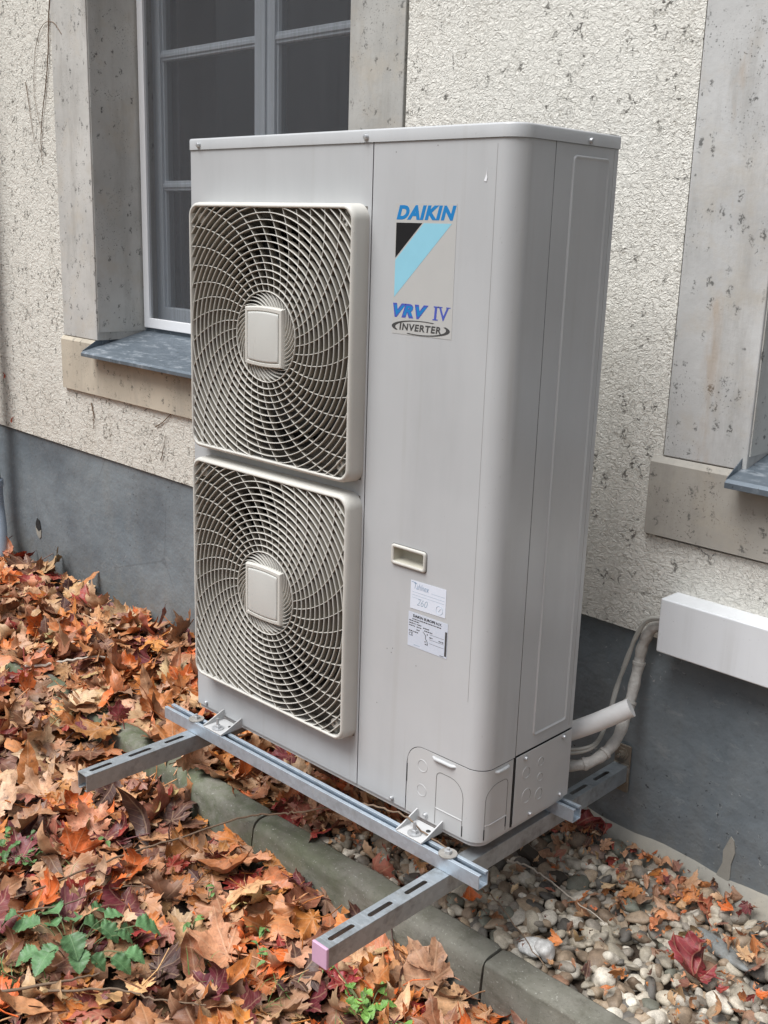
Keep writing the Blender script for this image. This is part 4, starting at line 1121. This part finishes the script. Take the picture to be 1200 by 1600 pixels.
PAL = [((.60, .31, .155), 18), ((.66, .385, .21), 11), ((.50, .185, .06), 15), ((.68, .23, .055), 15), ((.33, .14, .07), 12), ((.17, .075, .045), 9),
       ((.68, .46, .27), 6), ((.68, .15, .03), 8), ((.34, .034, .028), 8), ((.17, .030, .038), 9), ((.52, .38, .17), 2), ((.08, .04, .035), 6)]
PW = np.array([p[1] for p in PAL], float); PW /= PW.sum()
def pile_mesh(name, insts, temps, mat, cols):
    """insts: (template index, 3x3 matrix, offset), cols: rgb"""
    nv = sum(len(temps[i[0]][0]) for i in insts); nf = sum(len(temps[i[0]][1]) for i in insts)
    V = np.empty((nv, 3), np.float32); Fi = np.empty((nf, 3), np.int32); U = np.empty((nf, 3, 2), np.float32); C = np.ones((nv, 4), np.float32)
    a_ = b_ = 0
    for (ti, Mx, off), c in zip(insts, cols):
        P, F, UV = temps[ti]; n, f = len(P), len(F)
        V[a_:a_+n] = P @ Mx.T + off; Fi[b_:b_+f] = F + a_; U[b_:b_+f] = UV; C[a_:a_+n, :3] = c
        a_ += n; b_ += f
    me = bpy.data.meshes.new(name)
    me.vertices.add(nv); me.vertices.foreach_set('co', V.ravel())
    me.loops.add(nf*3); me.loops.foreach_set('vertex_index', Fi.ravel())
    me.polygons.add(nf); me.polygons.foreach_set('loop_start', np.arange(0, nf*3, 3, dtype=np.int32))
    me.polygons.foreach_set('use_smooth', np.ones(nf, bool))
    uvl = me.uv_layers.new(name='UVMap'); uvl.data.foreach_set('uv', U.ravel())
    at = me.attributes.new('Col', 'FLOAT_COLOR', 'POINT'); at.data.foreach_set('color', C.ravel())
    me.update(calc_edges=True); me.validate()
    return link(me, name, mat)
def rotm(rx, ry, rz, s):
    return np.array(Euler((rx, ry, rz)).to_matrix()) * s
trd = random.Random(3)
T = []
for i in range(34):
    T.append(stem(*template(trd, 'maple', 1), trd) if i % 2 else template(trd, 'maple', 1))
for i in range(6): T.append(template(trd, 'oval', 1))
NHI = len(T)
for i in range(8): T.append(template(trd, 'maple', 0, curl=.5, crumple=.6))

insts = []; cols = []
def put(x, y, zt, hi=True, tilt=.5, s=None, col=None, ti=None):
    t_ = ti if ti is not None else (random.randrange(NHI) if hi else NHI + random.randrange(8))
    s = s or min(.115, max(.048, random.gauss(.090, .018)))
    fl = math.pi if random.random() < .4 else 0
    Mx = rotm(random.gauss(0, tilt) + fl, random.gauss(0, tilt), random.uniform(0, 6.28), s)
    insts.append((t_, Mx, np.array([x, y, zt])))
    if col is None:
        c = np.array(PAL[rng.choice(len(PAL), p=PW)][0]); c = c * rng.uniform(.68, 1.08) * (1 + rng.normal(0, .05, 3))
    else: c = np.array(col)
    cols.append(np.clip(c, .01, .8))
def in_litter(x, y):
    k = kerb_y(x); w_ = .614 - .0355*x
    if y > w_ - .03 or y > .62: return 0
    if y < k - .045: return 1
    if y < k + .045:   # on the kerb
        if x > -.10: return 0
        return .95 if x < -.55 else .55
    # behind the kerb: thick on the left, thinning under the unit
    if x < .22: return 1
    return max(0, 1 - (x - .22) / .36) ** 1.5
n_lo, n_hi = 2600, 3000
cnt = 0
while cnt < n_lo:
    x, y = random.uniform(-3.3, 2.0), random.uniform(-1.5, .62)
    if random.random() > in_litter(x, y): continue
    put(x, y, litter_z(x, y) - random.uniform(.005, .032), False, .25, random.uniform(.06, .09)); cnt += 1
cnt = 0
while cnt < n_hi:
    if random.random() < .72: x, y = random.uniform(-2.5, 1.25), random.uniform(-.80, .62)
    else: x, y = random.uniform(-3.4, 2.0), random.uniform(-1.6, .62)
    p_ = in_litter(x, y)
    if random.random() > p_: continue
    k = kerb_y(x); d = abs(y - k)
    z = litter_z(x, y) + random.uniform(-.024, .012)
    if d < .045: z = max(z, -.262)
    if k - .12 < y < k and x > -.2: z = min(z, -.340)
    put(x, y, z, True, .27 if random.random() < .82 else .7); cnt += 1
o = pile_mesh('leaf_litter', insts, T, LEAF, cols); tag(o, 'thick carpet of fallen brown, orange and red maple leaves', 'fallen leaves', kind='stuff')

# small crumbs: broken leaf bits scattered over pebbles and litter
NF0 = len(T)
for i in range(14):
    P, F, UV = template(trd, 'maple', 1, curl=trd.uniform(.2, 1.6)); cen = P[F].mean(1)[:, :2]
    g0 = trd.uniform(-3.1, 3.1); wd_ = trd.uniform(.35, .9); an = np.arctan2(cen[:, 1], cen[:, 0]); rr_ = np.hypot(cen[:, 0], cen[:, 1])
    keep = (np.abs(np.angle(np.exp(1j * (an - g0)))) < wd_) & (rr_ > trd.uniform(0, .25)) & (rr_ < trd.uniform(.6, 1.1))
    if keep.sum() < 12: continue
    F, UV = F[keep], UV[keep]; used = np.unique(F); mp = np.zeros(len(P), int); mp[used] = np.arange(len(used))
    Pn = P[used]; T.append((Pn - Pn.mean(0), mp[F], UV))
NF1 = len(T)
insts, cols = [], []
for _ in range(1700):
    x, y = random.uniform(.15, 1.7), random.uniform(.13, .575)
    near = 1 if (y > .46 - .1 * (x > 1.0) or x < .62) else .42
    if random.random() > near: continue
    put(x, y, -.268 + .05 * (y - .13) / .45 + random.uniform(0, .01), False, .8, random.uniform(.022, .055) if random.random() < .93 else random.uniform(.05, .065), ti=random.randrange(NF0, NF1) if random.random() < .95 else None)
o = pile_mesh('leaf_fragments', insts, T, LEAF, cols); tag(o, 'broken bits of dry leaf scattered among the pebbles', 'leaf fragments', kind='stuff')

# pebbles
def ico(sub):
    bm = bmesh.new(); bmesh.ops.create_icosphere(bm, subdivisions=sub, radius=1.0)
    V = np.array([v.co[:] for v in bm.verts]); F = np.array([[v.index for v in f.verts] for f in bm.faces]); bm.free(); return V, F
IV, IF = ico(3); IV2, IF2 = ico(2)
PT = []
for i in range(14):
    V = (IV if i < 7 else IV2).copy(); F = IF if i < 7 else IF2
    for k in range(5):
        d = rng.normal(size=3); d /= np.linalg.norm(d); f = rng.uniform(1.2, 2.6); ph = rng.uniform(0, 6.28)
        V = V * (1 + .07 * np.sin(f * (V @ d) * 2 + ph))[:, None]
    V = V * np.array([1, rng.uniform(.62, .95), rng.uniform(.42, .72)]); V = np.sign(V) * np.abs(V) ** rng.uniform(.9, 1.0)
    PT.append((V, F, np.zeros((len(F), 3, 2))))
PP = [((.47, .44, .38), 24), ((.58, .55, .49), 16), ((.29, .27, .245), 18), ((.14, .135, .13), 11), ((.33, .265, .205), 12), ((.42, .34, .26), 9), ((.22, .17, .13), 9), ((.70, .68, .63), 8), ((.18, .19, .165), 3), ((.28, .17, .12), 3)]
PPW = np.array([p[1] for p in PP], float); PPW /= PPW.sum()
insts, cols = [], []
def peb_p(x, y):
    k = kerb_y(x); w_ = .614 - .0355*x
    if y < k + .045 or y > w_ - .02: return 0
    return max(0, min(1, (x - .22) / .3))
cnt = 0
while cnt < 3400:
    lay = random.random()
    x, y = random.uniform(.1, 2.1), random.uniform(.1, .60)
    if random.random() > peb_p(x, y): continue
    s = random.uniform(.009, .019) if random.random() < .74 else random.uniform(.018, .028)
    z = -.322 + .058 * (y - .1) / .45 + .030 * lay + (.004 if s < .013 else 0)
    Mx = rotm(random.gauss(0, .35), random.gauss(0, .35), random.uniform(0, 6.28), s * random.uniform(.9, 1.15))
    insts.append((random.randrange(7) if lay > .4 else 7 + random.randrange(7), Mx, np.array([x, y, z])))
    c = np.array(PP[rng.choice(len(PP), p=PPW)][0]) * rng.uniform(.62, 1.0) * np.array((1.03, .97, .88)); cols.append(np.clip(c, .02, .85)); cnt += 1
o = pile_mesh('pebbles', insts, PT, PEB, cols); tag(o, 'bed of rounded river pebbles in cream, grey and brown between kerb and plinth', 'pebbles', kind='stuff')

def one_pebble(x, y, z, s, rz, col, label, name='pebble', k=0, sc_=(1, 1, 1), tilt=0.0):
    P, F, U = PT[k]; P = P * np.array(sc_)
    Mx = rotm(tilt, 0, rz, s); o = pile_mesh(name, [(0, Mx, np.zeros(3))], [(P, F, U)], PEB, [col])
    o.location = (x, y, z); tag(o, label, 'pebble' if name == 'pebble' else 'stone'); return o
one_pebble(.945, .150, -.268, .030, .9, (.66, .66, .64), 'large pale grey pebble, biggest one next to the kerb')
one_pebble(.930, .335, -.262, .024, .2, (.62, .58, .47), 'cream oval pebble at the end of the dark edging strip', k=2)
one_pebble(1.02, .395, -.250, .027, -.4, (.17, .18, .145), 'flat dark green pebble among cream ones', k=3)
one_pebble(.975, .150, -.262, .024, 1.9, (.60, .59, .57), 'white upright pebble touching the large pale grey one', k=1, tilt=.5)
one_pebble(.86, .52, -.245, .027, .3, (.36, .25, .20), 'reddish brown pebble near the dark red curled leaf', k=4)
one_pebble(1.225, .405, -.248, .074, -.32, (.21, .22, .215), 'long flat grey stone slab lying in the pebbles', 'stone_slab', 5, (1.0, .40, .30), .1)

# dark edging strip running under the unit
a = MB(); p0, p1 = Vector((.650, .425, -.236)), Vector((.862, .378, -.252)); d = (p1 - p0).normalized(); q = Vector((-d.y, d.x, 0))
for e in (0,): a.loft([[p + q*.016, p - q*.012 + Vector((0, 0, .0)), p - q*.016 - Vector((0, 0, .035)), p + q*.012 - Vector((0, 0, .035))] for p in (p0, p1)], True, True)
o = a.build('edging_strip', m_simple('dark_timber', (.05, .04, .03), .8, 0, .3, 30, .4), smooth=False, bevel=.002); tag(o, 'dark worn edging strip half buried in pebbles below the unit', 'edging strip')

# ------------------------------------------------------------------ single leaves that stand out
def one_leaf(name, loc, s, rot, col, label, seed, kind='maple', curl=1.0, crumple=1.0, mat=None, cat='leaf'):
    rd = random.Random(seed); t_ = template(rd, kind, 2, curl, crumple)
    if kind == 'maple': t_ = stem(*t_, rd)
    o = pile_mesh(name, [(0, np.array(Euler(rot).to_matrix()) * s, np.zeros(3))], [t_], mat or LEAF, [col])
    o.location = loc; tag(o, label, cat)
    sm = o.modifiers.new('thick', 'SOLIDIFY'); sm.thickness = .0006
    return o
one_leaf('fallen_leaf', (.690, -.150, -.338), .082, (.25, -.1, 1.2), (.30, .030, .035), 'crimson maple leaf lying below the pink capped arm end', 1, curl=1.2, crumple=1.4)
one_leaf('fallen_leaf', (.405, .000, -.325), .072, (.5, .5, 2.2), (.13, .028, .035), 'crumpled dark purple leaf leaning on the kerb face', 2, curl=1.6)
one_leaf('fallen_leaf', (1.240, .290, -.240), .085, (-.15, .25, 1.1), (.22, .028, .032), 'dark red curled leaf on the pebbles near the grey slab', 3, curl=2.6, crumple=1.8)
one_leaf('fallen_leaf', (.815, .555, -.205), .080, (1.1, .3, .5), (.22, .030, .030), 'dark red leaf propped upright at the foot of the plinth', 4, curl=2.4, crumple=1.7)
one_leaf('fallen_leaf', (1.085, .515, -.232), .060, (.3, -.5, 2.6), (.50, .19, .10), 'orange brown leaf on the pebbles against the mortar fillet', 5, curl=2.2, crumple=1.6)
one_leaf('fallen_leaf', (1.16, .475, -.235), .045, (.2, .6, .6), (.45, .13, .07), 'small rust coloured leaf right of the orange one by the fillet', 15, curl=1.4)
one_leaf('fallen_leaf', (-1.15, .270, -.262), .085, (.1, .15, -1.0), (.62, .20, .055), 'bright orange maple leaf lying flat far left near the wall', 6, curl=.4, crumple=.6)
one_leaf('fallen_leaf', (-.70, .020, -.268), .090, (.1, .1, .8), (.60, .25, .08), 'big orange maple leaf left of the left arm end', 7, curl=.4, crumple=.6)
one_leaf('fallen_leaf', (-.52, .095, -.245), .060, (1.3, .2, 1.7), (.28, .05, .06), 'folded wine red leaf standing on the mossy kerb', 8, curl=1.8)
one_leaf('fallen_leaf', (.905, -.115, -.335), .060, (.2, .1, 2.8), (.55, .10, .06), 'small bright red leaf right of the green clover', 9, 'oval', .5)
one_leaf('fallen_leaf', (.100, -.440, -.345), .085, (.2, -.1, .3), (.21, .065, .075), 'purple leaf lying just above the nettle leaves', 10, curl=.6)
one_leaf('fallen_leaf', (.165, -.042, -.012), .058, (.25, 1.25, 1.0), (.20, .105, .065), 'curled brown leaf caught on the front rail beside the left foot', 12, 'oval', 1.9)
one_leaf('fallen_leaf', tuple(WP(-2.262, .012, .512)), .022, (1.4, 0, .4), (.35, .06, .03), 'tiny red creeper leaf on the render at the left edge', 13, 'oval', .8)
one_leaf('fallen_leaf', tuple(WP(-2.215, .012, .33)), .022, (1.2, .4, 1.4), (.33, .07, .04), 'tiny red creeper leaf just above the plinth at the left edge', 14, 'oval', .8)

# ------------------------------------------------------------------ green plants
def plant(name, base, specs, col, label, cat='plant', size=.03, seed=0, wid=.75):
    t0 = thing(name, base, label, cat); rd = random.Random(seed); B = Vector(base)
    for (dx, dy, dz, s, rz, tl) in specs:
        V, F, UV = oval(rd, wid, 20, .17); V, F, UV = subdiv(V, F, UV)
        x, y = V[:, 0], V[:, 1]
        z = .4*np.abs(x) - .35*y**2 + .02*np.sin(20*y) * np.abs(x)*4
        P = np.stack([x, y, z], 1)
        Mx = np.array((Matrix.Rotation(rz, 3, 'Z') @ Matrix.Rotation(tl, 3, 'X'))) * s
        c = np.array(col) * rd.uniform(.8, 1.25)
        o = pile_mesh('leaf', [(0, Mx, np.array(B + Vector((dx, dy, dz))))], [(P, np.array(F), np.array(UV))], GREEN, [c])
        o.parent = t0; o.matrix_parent_inverse = Matrix.Translation(-B)
        a = MB(); e = B + Vector((dx, dy, dz)); a.tube(smoothpts([B + Vector((dx*.2, dy*.2, 0)), B + Vector((dx*.6, dy*.6, dz*.75)), e], 4), .0011, 6)
        a.build('stem', m_stem, t0)
    return t0
m_stem = m_simple('green_stem', (.12, .16, .07), .6)
vd = Vector((.7, -.72, 0))     # from the plants towards the viewer
rd = random.Random(5)
spec = []
for i, (dx, dy, s) in enumerate([(-.015, .015, .04), (.03, .065, .042), (-.06, .0, .04), (.085, .06, .04), (.02, -.045, .042), (-.03, .07, .052), (-.085, .02, .060), (.055, .085, .050), (.0, .03, .058), (.05, .045, .046), (.10, .095, .064), (-.045, -.045, .050), (-.09, -.04, .055), (.03, -.02, .055), (.06, -.015, .045), (-.01, -.07, .05), (.11, .03, .05), (.13, .05, .045), (.02, .06, .035), (.08, .0, .04), (-.12, -.06, .045), (.045, -.075, .05), (-.06, .05, .035)]):
    spec.append((dx, dy, rd.uniform(.045, .085), s * 1.02, math.atan2(dy, dx) - math.pi/2 + rd.uniform(-.5, .5), rd.uniform(-.45, .1)))
plant('nettle_plant', (.195, -.485, -.372), spec, (.10, .205, .085), 'green nettle with toothed leaves growing through the leaf carpet at lower left', seed=1, wid=1.05)
spec = [(rd.gauss(0, .035), rd.gauss(0, .022), rd.uniform(.02, .05), rd.uniform(.016, .026), rd.uniform(0, 6.28), rd.uniform(-.4, .2)) for _ in range(34)]
plant('clover_plant', (.775, -.165, -.368), spec, (.17, .33, .07), 'bright green clover patch between the red leaves at bottom centre', seed=2, wid=1.1)
spec = [(rd.gauss(0, .05), rd.gauss(0, .035), rd.uniform(.02, .045), rd.uniform(.014, .024), rd.uniform(0, 6.28), rd.uniform(-.4, .2)) for _ in range(36)]
plant('chickweed_plant', (-.205, -.395, -.352), spec, (.08, .17, .05), 'low dark green weed with tiny leaves at the left edge of the carpet', seed=3, wid=.9)
for i, (x, y, lab) in enumerate(((.245, -.16, 'tiny green seedling between leaves below the kerb middle'), (.435, -.155, 'tiny green seedling midway between clover and kerb'), (-.10, -.20, 'tiny green seedling left of the kerb under the left arm'), (.30, -.245, 'small green weed with two leaves in the brown leaves'), (.50, -.21, 'small green sprout near the purple leaf'))):
    spec = [(rd.gauss(0, .012), rd.gauss(0, .012), rd.uniform(.015, .035), rd.uniform(.014, .024), rd.uniform(0, 6.28), rd.uniform(-.2, .6)) for _ in range(5)]
    plant('seedling', (x, y, -.365), spec, (.13, .24, .07), lab, seed=10 + i, wid=.6)
# grass blades poking through
insts, cols = [], []
bl = np.array([(-.03, 0, 0), (.03, 0, 0), (-.025, .35, .42), (.025, .35, .42), (-.015, .62, .72), (.015, .62, .72), (0, 1.0, .86)]); bf_ = np.array([(0, 1, 3), (0, 3, 2), (2, 3, 5), (2, 5, 4), (4, 5, 6)])
GT = [(bl, bf_, np.full((5, 3, 2), .2))]
for cx, cy, n in ((.60, -.28, 16), (.93, -.13, 22), (.20, -.62, 26), (-.15, -.50, 18), (.45, -.33, 14), (.80, -.26, 14), (1.0, -.09, 10), (-.05, -.35, 14)):
    for _ in range(n):
        insts.append((0, rotm(random.uniform(-.3, .5), 0, random.uniform(0, 6.28), random.uniform(.03, .06)), np.array([cx + random.gauss(0, .03), cy + random.gauss(0, .03), -.37])))
        cols.append(np.array((.12, .21, .06)) * random.uniform(.7, 1.3))
o = pile_mesh('grass', insts, GT, GREEN, cols); tag(o, 'thin green grass blades poking through the leaves', 'grass', kind='stuff')

# ------------------------------------------------------------------ twigs
def twig(pts, r, label, mat=TWIG, jit=.0015):
    P = smoothpts(pts, 7); P = [p + Vector((random.gauss(0, jit), random.gauss(0, jit), random.gauss(0, jit))) for p in P]
    a = MB(); a.tube(P, [r * (1.1 - .6 * i / len(P)) for i in range(len(P))], 7); o = a.build('twig', mat, ang=60); tag(o, label, 'twig'); return o
twig([(-.02, -.50, -.325), (.004, -.253, -.318), (.060, -.11, -.30), (.145, .03, -.262), (.27, .03, -.20), (.40, -.02, -.12), (.542, -.030, -.040), (.647, -.034, .008), (.746, -.037, .020), (.800, -.036, .006), (.86, -.025, -.01), (.875, .05, -.12), (.82, .16, -.21), (.891, .14, -.225), (1.006, .098, -.25)], .0024, 'long thin brown vine stem draped over kerb, front rail and pebbles')
twig([(.736, .330, -.240), (.80, .335, -.232), (.875, .325, -.238), (1.019, .300, -.245)], .0022, 'thin pale stem lying on the pebbles right of the edging strip', TWIGL)
twig([(-1.06, .085, -.250), (-1.00, .13, -.240), (-.96, .22, -.232), (-.91, .33, -.238), (-.86, .40, -.245)], .0050, 'pale bare stick lying on the leaves at far left', TWIGL)
twig([(.03, -.52, -.325), (.09, -.44, -.315), (.10, -.34, -.318), (.15, -.25, -.322)], .0022, 'short curved brown twig above the nettle')
twig([(.30, -.60, -.335), (.40, -.50, -.325), (.47, -.46, -.330), (.56, -.40, -.325)], .0026, 'brown twig between leaves at the bottom left of centre')
twig([(.22, -.70, -.33), (.30, -.58, -.322), (.33, -.50, -.33)], .0034, 'thicker brown twig at the bottom edge below the nettle')
